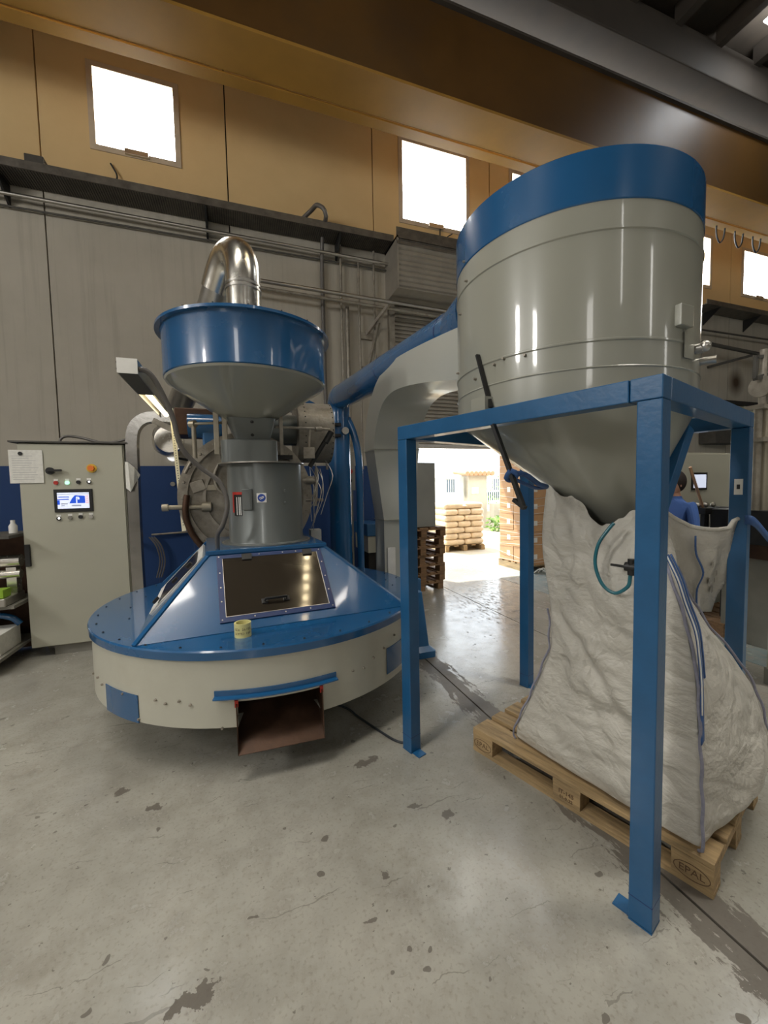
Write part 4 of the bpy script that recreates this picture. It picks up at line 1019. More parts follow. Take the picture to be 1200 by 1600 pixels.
# brace at right rear, cone slide gate guide
MB().bar((.98, .20, 1.93), (.76, .24, 1.53), .05, .06).build('brace', BLUE_FLAT, fr, local=True, bevel=.004)
lbp = MB().bb((FD - W8 - .006, .022, 1.575), (FD - W8 - .0005, .058, 1.66)).build('label_holder', WHITE, fr, local=True)
MB().bb((FD - W8 - .008, .033, 1.605), (FD - W8 - .006, .047, 1.63)).build('holder_hole', BLACK, lbp, local=True)

# ================================================================== PALLET under the bag
PA = R(18.46)
PO = Vector((1.697, .989, 0))
def block_tex(parent, body, x, y, z, nx, ny, size):
    pass
def make_pallet(name, loc, rz, label, mat, group=None, marks=True, cat='pallet'):
    """local y: 1.2 m long side, local x: 0.8 m"""
    t = empty(name, loc, rz, label, cat, group)
    W_ = [.145, .100, .145, .100, .145]; xs_ = [0, .186, .3275, .514, .655]
    for x, w_ in zip(xs_, W_):
        MB().bb((x, 0, .122), (x + w_, 1.2, .144)).build('top_board', mat, t, local=True, bevel=.002)
    for y in (0, .5275, 1.055):
        MB().bb((0, y, .100), (.8, y + .145, .1215)).build('cross_board', mat, t, local=True)
    for x in (0, .35, .70):
        for y in (0, .5275, 1.055):
            MB().bb((x, y + .001, .022), (x + .10, y + .144, .0995)).build('block', mat, t, local=True, bevel=.002)
        MB().bb((x, 0, 0), (x + .10, 1.2, .0215)).build('bottom_board', mat, t, local=True)
    return t
pal = make_pallet('pallet', PO, PA, 'wooden pallet under the big white bag', WOODP)
MP = Matrix.Translation(PO) @ Matrix.Rotation(PA, 4, 'Z')
def on_long(y, z):   # the long side faces local -x
    return MP @ frameM((-.0012, y, z), (0, -1, 0), (0, 0, 1))
for y in (1.127, .0725):
    text('brand_mark', 'EPAL', .042, on_long(y, .060), INK, pal, .0004)
    b = MB()
    for i in range(28):
        a0, a1 = 2 * PI * i / 28, 2 * PI * (i + 1) / 28
        p = [Vector((-.0012, y + .062 * math.cos(a), .060 + .032 * math.sin(a))) for a in (a0, a1)]
        b.bar(p[0], p[1], .003, .001, up=(1, 0, 0))
    b.build('brand_oval', INK, pal, local=True)
text('brand_mark', 'IT-145', .030, on_long(.60, .072), INK, pal, .0006, True)
text('brand_mark', '01-9-22', .022, on_long(.60, .043), INK, pal, .0006, True)

# ================================================================== BIG BAG
# section levels in pallet-local coordinates: (z, N=(u,v), L=(u,v), F=(u,v), R_=(u,v), roundness)
Uv = Vector((-.3168, .9485, 0)); Vv = Vector((.9485, .3168, 0))
def PL(u, v, z): return PO + Uv * u + Vv * v + Vector((0, 0, z))
lev = [
 (.150, (.062, .030), (.955, .10), (.93, .78), (.07, .76), .10),
 (.165, (.050, .020), (.965, .10), (.95, .80), (.03, .78), .16),
 (.24, (.048, .020), (.948, .09), (.96, .84), (-.02, .80), .30),
 (.36, (.055, .028), (.895, .09), (.95, .85), (-.03, .80), .34),
 (.48, (.060, .030), (.850, .10), (.93, .84), (-.005, .79), .34),
 (.62, (.068, .030), (.800, .11), (.89, .82), (.03, .76), .30),
 (.76, (.075, .030), (.755, .12), (.85, .78), (.095, .71), .26),
 (.89, (.085, .030), (.755, .12), (.82, .74), (.19, .67), .24),
 (1.02, (.110, .030), (.765, .12), (.79, .70), (.26, .64), .22),
 (1.15, (.145, .035), (.790, .12), (.78, .66), (.31, .62), .22),
 (1.27, (.190, .045), (.810, .12), (.77, .64), (.335, .60), .20),
 (1.36, (.230, .075), (.815, .125), (.76, .62), (.345, .58), .18),
 (1.44, (.270, .12), (.815, .13), (.72, .58), (.35, .55), .16),
]
NS = 24
def section(L_, n=NS):
    z, Np, Lp, Fp, Rp, rd = L_
    cs = [Vector((*Np, 0)), Vector((*Lp, 0)), Vector((*Fp, 0)), Vector((*Rp, 0))]
    ctr_ = sum(cs, Vector()) / 4
    o = []
    for k_ in range(4):
        a, b2 = cs[k_], cs[(k_ + 1) % 4]
        side = (b2 - a); nrm = Vector((side.y, -side.x, 0)).normalized()
        if nrm.dot((a + b2) / 2 - ctr_) < 0: nrm = -nrm
        for i in range(n):
            t = i / n
            bul = math.sin(PI * t) * rd * .28 * side.length
            if k_ == 0: bul *= .55
            p = a.lerp(b2, t) + nrm * bul
            o.append(Vector((p.x, p.y, z)))
    return o
def interp(levs, z):
    for i in range(len(levs) - 1):
        if levs[i][0] <= z <= levs[i + 1][0]:
            t = (z - levs[i][0]) / (levs[i + 1][0] - levs[i][0]); A_, B2 = levs[i], levs[i + 1]
            mix = lambda p, q_: (p[0] + (q_[0] - p[0]) * t, p[1] + (q_[1] - p[1]) * t)
            return (z, mix(A_[1], B2[1]), mix(A_[2], B2[2]), mix(A_[3], B2[3]), mix(A_[4], B2[4]), A_[5] + (B2[5] - A_[5]) * t)
    return levs[-1]
from mathutils import noise as mnoise
def wrinkle(p, k_edge, z):
    w_ = mnoise.noise(Vector((p.x * 2.2, p.y * 2.2, p.z * 1.6))) * .022
    # long creases running down and across: ridged noise in a sheared frame
    a = p.y * 0.75 + p.z * 0.95; c_ = p.z * 0.8 - p.y * 0.9
    w_ -= max(0, .30 - abs(mnoise.noise(Vector((p.x * 1.6, c_ * 4.2, a * 1.1))))) * .085
    w_ -= max(0, .22 - abs(mnoise.noise(Vector((p.x * 2.0 + 7, (p.z * .9 + p.y * .5) * 7.5, p.y * 2.0))))) * .055
    return w_
CREASE = [(.97, .98, .38, .55, .045, -.030), (.93, .93, .55, .42, .04, .020), (.92, 1.0, .80, .30, .035, -.022), (.86, .9, .93, .35, .03, .014), (.60, 1.35, .66, .85, .035, -.020), (.70, 1.40, .85, 1.0, .03, -.016),
          (.35, 1.28, .12, .98, .035, -.020), (.48, 1.10, .18, .80, .03, .014), (.60, .80, .20, .62, .03, -.014), (.75, .70, .35, .30, .035, -.018), (.55, .50, .25, .22, .03, -.012), (.30, .95, .10, .50, .035, -.014),
          (.85, .80, .45, 1.02, .025, -.014), (.20, .60, .05, .30, .03, .010), (.45, 1.42, .40, 1.18, .03, -.018), (.25, 1.40, .30, 1.20, .025, -.014), (.95, 1.35, .80, 1.2, .03, -.016), (.9, 1.15, .62, 1.12, .022, -.012)]
def creases(s_, z):
    o = 0.0; x = s_ * .85
    for (s0, z0, s1, z1, wd, dp) in CREASE:
        ax_, ay_, bx_, by_ = s0 * .85, z0, s1 * .85, z1
        dx_, dy_ = bx_ - ax_, by_ - ay_; t = max(0, min(1, ((x - ax_) * dx_ + (z - ay_) * dy_) / (dx_ * dx_ + dy_ * dy_)))
        d = math.hypot(x - ax_ - dx_ * t, z - ay_ - dy_ * t) * (1 + .25 * math.sin(t * 9 + s0 * 20))
        o += dp * (.35 + .65 * math.sin(PI * min(1, t + .15))) * math.exp(-(d / (wd * .55)) ** 2)
    return o
bagp = empty('bulk_bag', PL(.5, .4, .145), label='white woven bulk bag bulging on the pallet under the silo cone', cat='bag')
zs = [.150, .165] + [.165 + (1.44 - .165) * i / 74 for i in range(1, 75)]
rings = []
for z in zs:
    L_ = interp(lev, z); sec = section(L_); c2 = sum(sec, Vector()) / len(sec)
    rg = []
    for i, p in enumerate(sec):
        side_t = (i % NS) / NS; edge = min(1.0, math.sin(PI * side_t) * 2.2)
        d = (p - c2); d.z = 0; d.normalize()
        amp = edge * (0.35 + .65 * min(1, (z - .15) / .3)) * (1.0 if z < 1.3 else 1.3)
        off = wrinkle(p, 0, z) * amp
        # diagonal folds running from the left-hand neck down to the front corner, and top gathers
        if i < NS:
            s_ = side_t; fold = creases(s_, z) + math.exp(-((z - (.35 + .75 * s_)) / .07) ** 2) * .022 * math.sin(PI * s_) - math.exp(-((z - (.22 + .85 * s_)) / .05) ** 2) * .018 * math.sin(PI * s_)
            off += fold
        off += math.sin(i * 1.7) * .010 * max(0, (z - 1.15) / .3) * edge
        pu = p + d * off
        rg.append(PL(pu.x, pu.y, z))
    rings.append(rg)
# gathered top edge, uneven height
topr = []
for i, p in enumerate(rings[-1]):
    k_ = i / len(rings[-1])
    up = .05 + .012 * math.sin(i * .9) + .010 * math.sin(i * 2.3)
    if 0 <= i < NS: up += .03 - .105 * math.exp(-((i / NS - .40) / .16) ** 2) + .13 * (i / NS) ** 2
    elif NS <= i < 2 * NS: up += .13 * (1 - (i - NS) / NS)
    topr.append(p + Vector((0, 0, up)) + (Vector((OC.x, OC.y, 0)) - Vector((p.x, p.y, 0))) * .05)
rings.append(topr)
n = 4 * NS
bm_ = MB(); v = [p for r_ in rings for p in r_]
f = [(j * n + i, j * n + (i + 1) % n, (j + 1) * n + (i + 1) % n, (j + 1) * n + i) for j in range(len(rings) - 1) for i in range(n)]
f.append(tuple(range(n))[::-1])
bm_.add(v, f)
bg = bm_.build('bag_body', BAG, bagp, smooth=80)
md = bg.modifiers.new('sub', 'SUBSURF'); md.levels = 1; md.render_levels = 1
# corner seams
def seam(idx, lo, hi, w_, mat, name, off=.008):
    b = MB(); pts_ = []
    c0 = PL(.5, .4, 0)
    for r_, z in zip(rings, zs + [1.5]):
        if lo <= z <= hi:
            p = r_[idx]; d = Vector((p.x - c0.x, p.y - c0.y, 0)).normalized(); pts_.append(p + d * (off + .004 * math.sin(z * 40)))
    if len(pts_) < 2: return
    b.tube(pts_, w_, 6); return b.build(name, mat, bagp, smooth=60)
seam(0, .15, 1.47, .007, SEAM, 'corner_seam'); seam(NS, .15, .98, .006, SEAM, 'corner_seam'); seam(3 * NS, .15, 1.2, .006, SEAM, 'corner_seam')
# blue lifting loop webbing sewn along the near corner
def ribbon(pts_, w_, mat, name, parent, side):
    P = smooth_path([Vector(p) for p in pts_], 5); side = Vector(side).normalized()
    b = MB(); b.sheet([[p - side * w_ / 2 for p in P], [p + side * w_ / 2 for p in P]])
    return b.build(name, mat, parent, smooth=60, solid=.004)
def web(u, v, z, o=.012):
    p = PL(u, v, z); c0 = PL(.5, .4, z); d = (p - c0).normalized(); return p + d * o
near = [(.21, .075, 1.34), (.165, .06, 1.25), (.135, .06, 1.15), (.10, .055, 1.05), (.085, .05, .95), (.075, .045, .85), (.07, .045, .72), (.066, .045, .60)]
ribbon([web(*p) for p in near], .035, STRAPB, 'webbing_strap', bagp, (Vv + Vector((0, 0, .2))))
ribbon([web(u, v + .045, z, .010) for u, v, z in near[:6]], .014, STRAPB, 'webbing_strap', bagp, Vv)
ribbon([web(u, v - .012, z, .018) for u, v, z in near[:7]], .006, WHITE, 'webbing_stitch', bagp, Vv)
# right-hand opening flap draped towards the rear leg
fp = []
for i in range(15):
    t = i / 14; row = []
    for j in range(11):
        s_ = j / 10
        top = PL(.40 - .27 * t, .52 + .42 * t, 1.52 - .16 * math.sin(PI * t * .85) * .55 - .07 * t + (.03 if t > .9 else 0))
        bot = PL(.42 - .22 * t, .60 + .36 * min(t, .88) / .88, .93 - .03 * t + 1.5 * max(0, t - .86))
        p = top.lerp(bot, s_)
        nrm = Vector((.3168, -.9485, 0))
        p += nrm * (.020 * math.sin(t * 11 + s_ * 2.5) + .010 * math.sin(t * 23 - s_ * 4)) * (0.4 + s_)
        row.append(p)
    fp.append(row)
flap = MB().sheet(fp).build('opening_flap', BAG, bagp, smooth=80, solid=.004)
b = MB().tube([fp[i][0] + Vector((0, 0, .004)) for i in range(15)], .011, 8); b.build('flap_hem', BAG, bagp, smooth=60)
ribbon([fp[6][1] + Uv * -.03, fp[6][3] + Uv * -.035, fp[7][5] + Uv * -.035, fp[6][7] + Uv * -.035, fp[6][9] + Uv * -.035], .022, STRAPB, 'flap_tie', bagp, Vv)
for (i, j, s_) in ((9, 4, .030), (10, 5, .028), (9, 6, .034), (10, 7, .034), (11, 6, .024)):
    c_ = fp[i][j] + Uv * -.012; b = MB(); b.add([c_ + Vv * (s_ * x) + Vector((0, 0, s_ * z)) for x, z in ((-.5, -.6), (.5, -.4), (.45, .6), (-.5, .5))], [(0, 1, 2, 3)]); b.build('printed_symbol', pmat('grey_print', (.30, .28, .24), .8) if (i, j) == (9, 4) else bpy.data.materials['grey_print'], flap)
# blue strap from flap tip off to the right
tip = fp[14][0]
meta(ribbon([tip + Vv * -.01 + Uv * -.03, tip + Vector((.03, -.06, -.012)), PL(.05, 1.25, 1.30), PL(-.02, 1.7, 1.08), PL(-.1, 2.4, .80)], .05, STRAPB, 'pull_strap', None, (0, 0, 1)), 'wide blue strap pulled from the bag flap across the rear leg to the right', 'strap')
# teal hose and valve by the front leg
hp = [PL(.40, .03, 1.47), PL(.422, .02, 1.437), PL(.455, .0, 1.369), PL(.466, -.005, 1.277), PL(.433, -.01, 1.191), PL(.377, -.01, 1.157), PL(.324, -.01, 1.196), PL(.315, -.01, 1.24), PL(.31, -.01, 1.282)]
meta(MB().tube(hp, .008, 8, sub=5).build('air_hose', TEAL, None, smooth=60), 'teal air hose looped in front of the bag beside the front leg', 'hose')
vl = empty('ball_valve', PL(.31, -.01, 1.28), label='small black valve with lever beside the teal hose at the front leg', cat='valve')
MB().cyl(PL(.31, -.01, 1.25), PL(.31, -.01, 1.32), .016, n=10).cyl(PL(.26, -.01, 1.285), PL(.335, -.01, 1.285), .02, n=10).build('body', BLACK, vl, smooth=50)
MB().bar(PL(.33, -.01, 1.283), PL(.395, -.01, 1.285), .012, .010).build('lever', BLACK, vl)

# ================================================================== CONTROL CABINET left
cbx = empty('control_cabinet', (-1.58, 5.2, 0), label='tall grey control cabinet with touch screen at left', cat='cabinet')
MB().bb((-2.035, 4.96, .10), (-1.14, 5.42, 2.16)).build('body', CAB, cbx, bevel=.006)
MB().bb((-2.035, 4.938, .11), (-1.15, 4.958, 2.15)).build('door', CAB, cbx, bevel=.004)
MB().bb((-2.10, 4.92, 2.165), (-1.10, 5.44, 2.18)).build('lid', DGREY, cbx)
MB().bb((-1.86, 4.98, 0), (-1.16, 5.40, .10)).build('plinth', CABDARK, cbx)
MB().bb((-2.0, 5.2, 0), (-1.9, 5.40, .10)).build('plinth', CABDARK, cbx)
MB().bb((-2.03, 4.915, .94), (-1.985, 4.938, 1.16)).build('door_handle', BLACK, cbx, bevel=.004)
yF = 4.938
MB().cyl((-1.78, yF, 1.885), (-1.78, yF - .025, 1.885), .035, n=18).bar((-1.80, yF - .03, 1.885), (-1.68, yF - .03, 1.89), .03, .02).build('main_switch', BLACK, cbx, smooth=40)
MB().cyl((-1.43, yF, 1.91), (-1.43, yF - .008, 1.91), .045, n=20).build('stop_collar', pmat('yellow_plastic', (.7, .45, .05), .5), cbx, smooth=40)
MB().cyl((-1.43, yF - .008, 1.91), (-1.43, yF - .04, 1.91), .027, n=18).build('stop_button', ORANGE, cbx, smooth=40)
for i, (x, z, m_) in enumerate(((-1.74, 1.765, RED), (-1.645, 1.765, GREENL), (-1.55, 1.77, BLACK), (-1.46, 1.77, BLACK), (-1.735, 1.405, BLACK), (-1.64, 1.41, CABDARK), (-1.55, 1.415, BLACK), (-1.46, 1.415, STEEL))):
    MB().bb((x - .018, yF - .003, z + .018), (x + .018, yF, z + .040)).build('button_label', WHITE, cbx)
    bt = MB().cyl((x, yF, z), (x, yF - .014, z), .019, n=16).build('button', m_, cbx, smooth=40)
    if i in (3, 4): MB().cyl((x + .004, yF - .014, z + .004), (x + .004, yF - .016, z + .004), .010, n=12).build('button_light', WHITEL, bt)
sc_ = MB().bb((-1.765, yF - .012, 1.468), (-1.435, yF, 1.700)).build('touch_screen', BLACK, cbx, bevel=.004)
def scr(name, m_, x0, z0, x1, z1, d=.013): return MB().bb((x0, yF - d - .0008, z0), (x1, yF - d, z1)).build(name, m_, sc_)
scr('display', SCRW, -1.735, 1.505, -1.465, 1.665)
ox, oz = -1.735, 1.505
def spoly(m_, pts, d=.0145): return MB().prism([(ox + p[0], oz + p[1]) for p in pts], (0, yF - d, 0), (1, 0, 0), (0, 0, 1), (0, .0006, 0)).build('graphic', m_, sc_)
spoly(SCRB, [(.10, .052), (.235, .052), (.235, .125), (.15, .133), (.122, .10)])
spoly(SCRB, [(.0, .040), (.02, .040), (.02, .085), (.0, .085)]); spoly(SCRB, [(.0, .088), (.10, .088), (.095, .098), (.0, .096)]); spoly(SCRB, [(.01, .112), (.10, .112), (.10, .120), (.01, .120)])
spoly(SCRW, [(.158, .052), (.168, .052), (.168, .112), (.158, .112)], .0155); spoly(SCRW, [(.168, .092), (.185, .088), (.190, .100), (.183, .115), (.160, .118), (.160, .110), (.176, .106)], .0155)
spoly(BLACK, [(.03, .045), (.085, .045), (.085, .051), (.03, .051)]); spoly(SCRG, [(.03, .025), (.06, .025), (.06, .035), (.03, .035)]); spoly(SCRG, [(.12, .02), (.20, .02), (.20, .036), (.12, .036)])
spoly(SCRG, [(.0, .142), (.27, .142), (.27, .147), (.0, .147)])
for k_ in range(4): spoly(SCRP, [(.24, .05 + k_ * .022), (.265, .05 + k_ * .022), (.265, .062 + k_ * .022), (.24, .062 + k_ * .022)])
pp = empty('paper_sheet', (-1.97, 4.93, 1.76), label='white printed sheet stuck on the top left of the cabinet door', cat='paper')
MB().bb((-2.105, 4.930, 1.765), (-1.835, 4.9325, 2.09)).build('sheet', PAPER, pp)
b = MB()
for i in range(11): b.bb((-2.08, 4.9292, 1.80 + i * .023), (-2.08 + rnd.uniform(.12, .21), 4.9298, 1.804 + i * .023))
b.build('printed_line', pmat('faint_print', (.45, .45, .45), .9), pp)['kind'] = 'stuff'
MB().cyl((-2.01, 4.929, 2.055), (-2.01, 4.922, 2.055), .018, n=14).build('magnet', BLACK, pp)
pf = MB().sheet([[(-1.13, 4.93, 1.98), (-1.13, 4.93, 1.70)], [(-1.09, 4.88, 1.97), (-1.08, 4.88, 1.66)], [(-1.04, 4.90, 1.92), (-1.055, 4.90, 1.72)], [(-1.0, 4.95, 1.84), (-1.02, 4.95, 1.80)]])
meta(pf.build('folded_paper', PAPER, None, solid=.002), 'folded papers tucked on the right side of the cabinet', 'paper')
meta(MB().tube([(-1.78, 5.2, 2.19), (-1.76, 5.2, 2.24), (-1.70, 5.2, 2.265), (-1.58, 5.2, 2.25), (-1.4, 5.15, 2.20), (-1.25, 5.1, 2.20), (-1.12, 5.05, 2.23)], .014, 8, sub=4).build('cabinet_cable', RUBBER, None, smooth=60), 'grey cable lying along the top of the control cabinet', 'cable')
meta(MB().bb((-1.75, 6.9, 1.0), (-1.7, WY - .01, 1.0 + .01)).build('wall_clip', STEEL, None), 'tiny steel clip on the wall behind the cabinet', 'clip')

# shelf at far left
sh_ = empty('side_shelf', (-2.5, 5.1, 0), label='grey metal shelf rack beside the control cabinet at far left', cat='shelf')
for z in (.17, .60, 1.27):
    MB().bb((-3.1, 4.75 if z > .3 else 4.5, z - .03), (-2.07 if z > .3 else -2.10, 5.35, z)).build('shelf_board', DGREY if z > 1 else CABDARK, sh_)
for (x, y) in ((-3.08, 4.78), (-3.08, 5.32), (-2.10, 5.32)):
    MB().bb((x - .02, y - .02, 0), (x + .02, y + .02, 1.27)).build('post', CABDARK, sh_)
MB().bb((-3.1, 5.30, 0.02), (-2.07, 5.34, 1.24)).build('back_panel', RUSTY, sh_)
meta(MB().bb((-2.9, 4.72, .60), (-2.12, 5.1, .68)).build('steel_tray', STEEL, None, bevel=.01), 'shallow steel tray on the middle board of the left shelf', 'tray')
meta(MB().cyl((-3.0, 5.0, 1.0), (-2.09, 5.0, 1.0), .06, n=20).cyl((-3.0, 4.98, .87), (-2.09, 4.98, .87), .045, n=20).bb((-3.0, 4.9, .681), (-2.9, 5.1, .94)).bb((-2.2, 4.95, .681), (-2.12, 5.05, .94)).build('chrome_tube', CHROME, None, smooth=40), 'bright chrome tubes resting crosswise on the left shelf', 'tube')
meta(MB().bb((-2.30, 4.74, .681), (-2.14, 4.88, .76)).build('green_block', GREEN, None, bevel=.004), 'bright green box on the steel tray of the left shelf', 'box')
bx = empty('carton', (-2.4, 4.85, .17), label='white carton with black handwriting on the lowest board at far left', cat='box')
MB().bb((-3.0, 4.62, .171), (-2.14, 5.0, .36)).build('carton_body', PAPER, bx, bevel=.004)
text('handwriting', 'CAFFE', .07, frameM((-2.24, 4.618, .30), (1, 0, 0), (0, 0, 1)), BLACK, bx, .0006)
text('handwriting', 'Nuovo', .07, frameM((-2.25, 4.618, .235), (1, 0, 0), (0, 0, 1)), BLACK, bx, .0006)
meta(MB().lathe((-2.16, 5.05, 1.271), [(0, 0), (.035, 0), (.035, .07), (.018, .10), (.018, .13), (0, .13)], 16).build('bottle', WHITE, None, smooth=40), 'small white bottle on the top of the left shelf', 'bottle')
meta(MB().tube([(-2.6, 4.95, .365), (-2.4, 4.95, .48), (-2.2, 4.95, .45), (-2.12, 4.96, .368)], .03, 10, sub=4).build('blue_hose', BLUE, None, smooth=60), 'blue hose loop on top of the white carton', 'hose')

# floor cable
meta(MB().tube([(.35, 3.2, .01), (.66, 2.91, .008), (.74, 2.72, .008), (.83, 2.50, .008), (.90, 2.36, .008), (.97, 2.345, .008), (1.1, 2.5, .008)], .008, 8, sub=5).build('floor_cable', CABLE, None, smooth=60), 'dark cable on the floor from under the drum to the left frame leg', 'cable')

# ================================================================== BACKGROUND right: second control cabinet and roaster
c2_ = empty('far_cabinet', (5.4, 3.6, 0), label='grey control cabinet with small screen seen through the blue frame', cat='cabinet')
MB().bb((4.85, 3.38, .1), (5.94, 3.8, 2.0)).build('body', CAB, c2_, bevel=.006)
MB().bb((4.9, 3.40, 0), (5.9, 3.78, .1)).build('plinth', CABDARK, c2_)
MB().bb((4.87, 3.365, .12), (5.92, 3.378, 1.98)).build('door', CAB, c2_, bevel=.003)
s2_ = MB().bb((5.13, 3.352, 1.55), (5.40, 3.365, 1.76)).build('screen', BLACK, c2_)
MB().bb((5.155, 3.350, 1.575), (5.375, 3.352, 1.735)).build('display', SCRW, s2_)
for i, (x, m_) in enumerate(((5.06, WHITEL), (5.15, WHITEL), (5.25, BLACK), (5.34, BLACK), (5.44, DGREY), (5.53, BLACK))):
    MB().cyl((x, 3.365, 1.33), (x, 3.350, 1.33), .017, n=12).build('button', m_, c2_, smooth=40)
pw = empty('far_pallet', (5.2, 2.9, 0), label='dark wooden pallet on the floor in front of the far cabinet', cat='pallet')
for i in range(5): MB().bb((4.75 + i * .2, 2.75, .12), (4.9 + i * .2, 3.3, .142)).build('top_board', WOODD, pw)
for i in range(3): MB().bb((4.75 + i * .42, 2.75, 0), (4.87 + i * .42, 3.3, .119)).build('bearer', WOODD, pw)
# tall grey machine sheet behind right rear leg
r2 = empty('second_roaster', (5.3, 2.3, 0), label='brown roasting machine with bundled vertical pipes at the right edge', cat='machine')
MB().bb((4.72, 2.2, 1.02), (6.2, 2.9, 1.36)).build('black_body', BLACK, r2, bevel=.01)
MB().bb((4.74, 2.22, .88), (6.1, 2.88, 1.02)).build('brown_band', RUSTY, r2)
MB().bb((4.78, 2.3, 0), (6.1, 2.8, .88)).build('base', CABDARK, r2)
for i in range(7):
    x = 4.72 + i * .12; MB().cyl((x, 2.5, 1.36), (x, 2.5, 2.35), .035 + .012 * (i % 3), n=14).build('vertical_pipe', (DULL, TANBAR, DULL)[i % 3], r2, smooth=50)
MB().bb((4.66, 2.42, 2.02), (5.9, 2.58, 2.06)).build('pipe_clamp', DULL, r2); MB().bb((4.66, 2.42, 2.33), (5.9, 2.58, 2.37)).build('pipe_clamp', DULL, r2)
MB().cyl((4.74, 2.5, 2.55), (5.6, 2.5, 2.55), .10, n=20).build('header_drum', DULL, r2, smooth=40)
MB().cyl((4.78, 2.5, 2.37), (4.78, 2.5, 2.9), .03, n=12).cyl((5.0, 2.5, 2.37), (5.0, 2.5, 2.9), .02, n=12).build('riser', DULL, r2, smooth=50)
MB().bar((4.66, 2.5, 2.62), (5.6, 2.5, 2.86), .04, .04).bar((4.66, 2.5, 2.62), (4.66, 2.5, 2.82), .03, .03).bar((4.66, 2.5, 2.82), (5.6, 2.5, 2.92), .03, .03).build('lifting_arm', DGREY, r2)
gs_ = empty('grey_screen', (4.4, 2.0, 0), label='plain grey sheet-metal guard behind the right rear frame leg', cat='guard')
MB().bb((3.92, 1.93, .14), (5.2, 1.96, 1.32)).build('guard_sheet', CAB, gs_, bevel=.004)
MB().bb((3.95, 1.90, 0), (4.0, 1.99, .14)).build('guard_foot', CABDARK, gs_); MB().bb((5.1, 1.90, 0), (5.15, 1.99, .14)).build('guard_foot', CABDARK, gs_)
meta(MB().cyl((4.66, 2.93, 1.372), (4.37, 2.88, 1.80), .014, n=8).build('handle_rod', COPPER, None, smooth=50), 'copper coloured rod leaning in front of the person at the far cabinet', 'rod')
ty = empty('sample_table', (4.84, 3.02, 0), label='small dark stand with round fittings in front of the far cabinet', cat='stand')
MB().bb((4.62, 2.88, 1.30), (5.06, 3.16, 1.37)).build('top', BLACK, ty, bevel=.008)
for x, y in ((4.66, 2.92), (5.02, 2.92), (4.66, 3.12), (5.02, 3.12)): MB().bb((x - .02, y - .02, 0), (x + .02, y + .02, 1.30)).build('leg', BLACK, ty)
for i in range(5): MB().sphere((4.65 + i * .06, 2.97 + .05 * (i % 2), 1.395), .026).build('fitting', STEEL, ty, smooth=60)

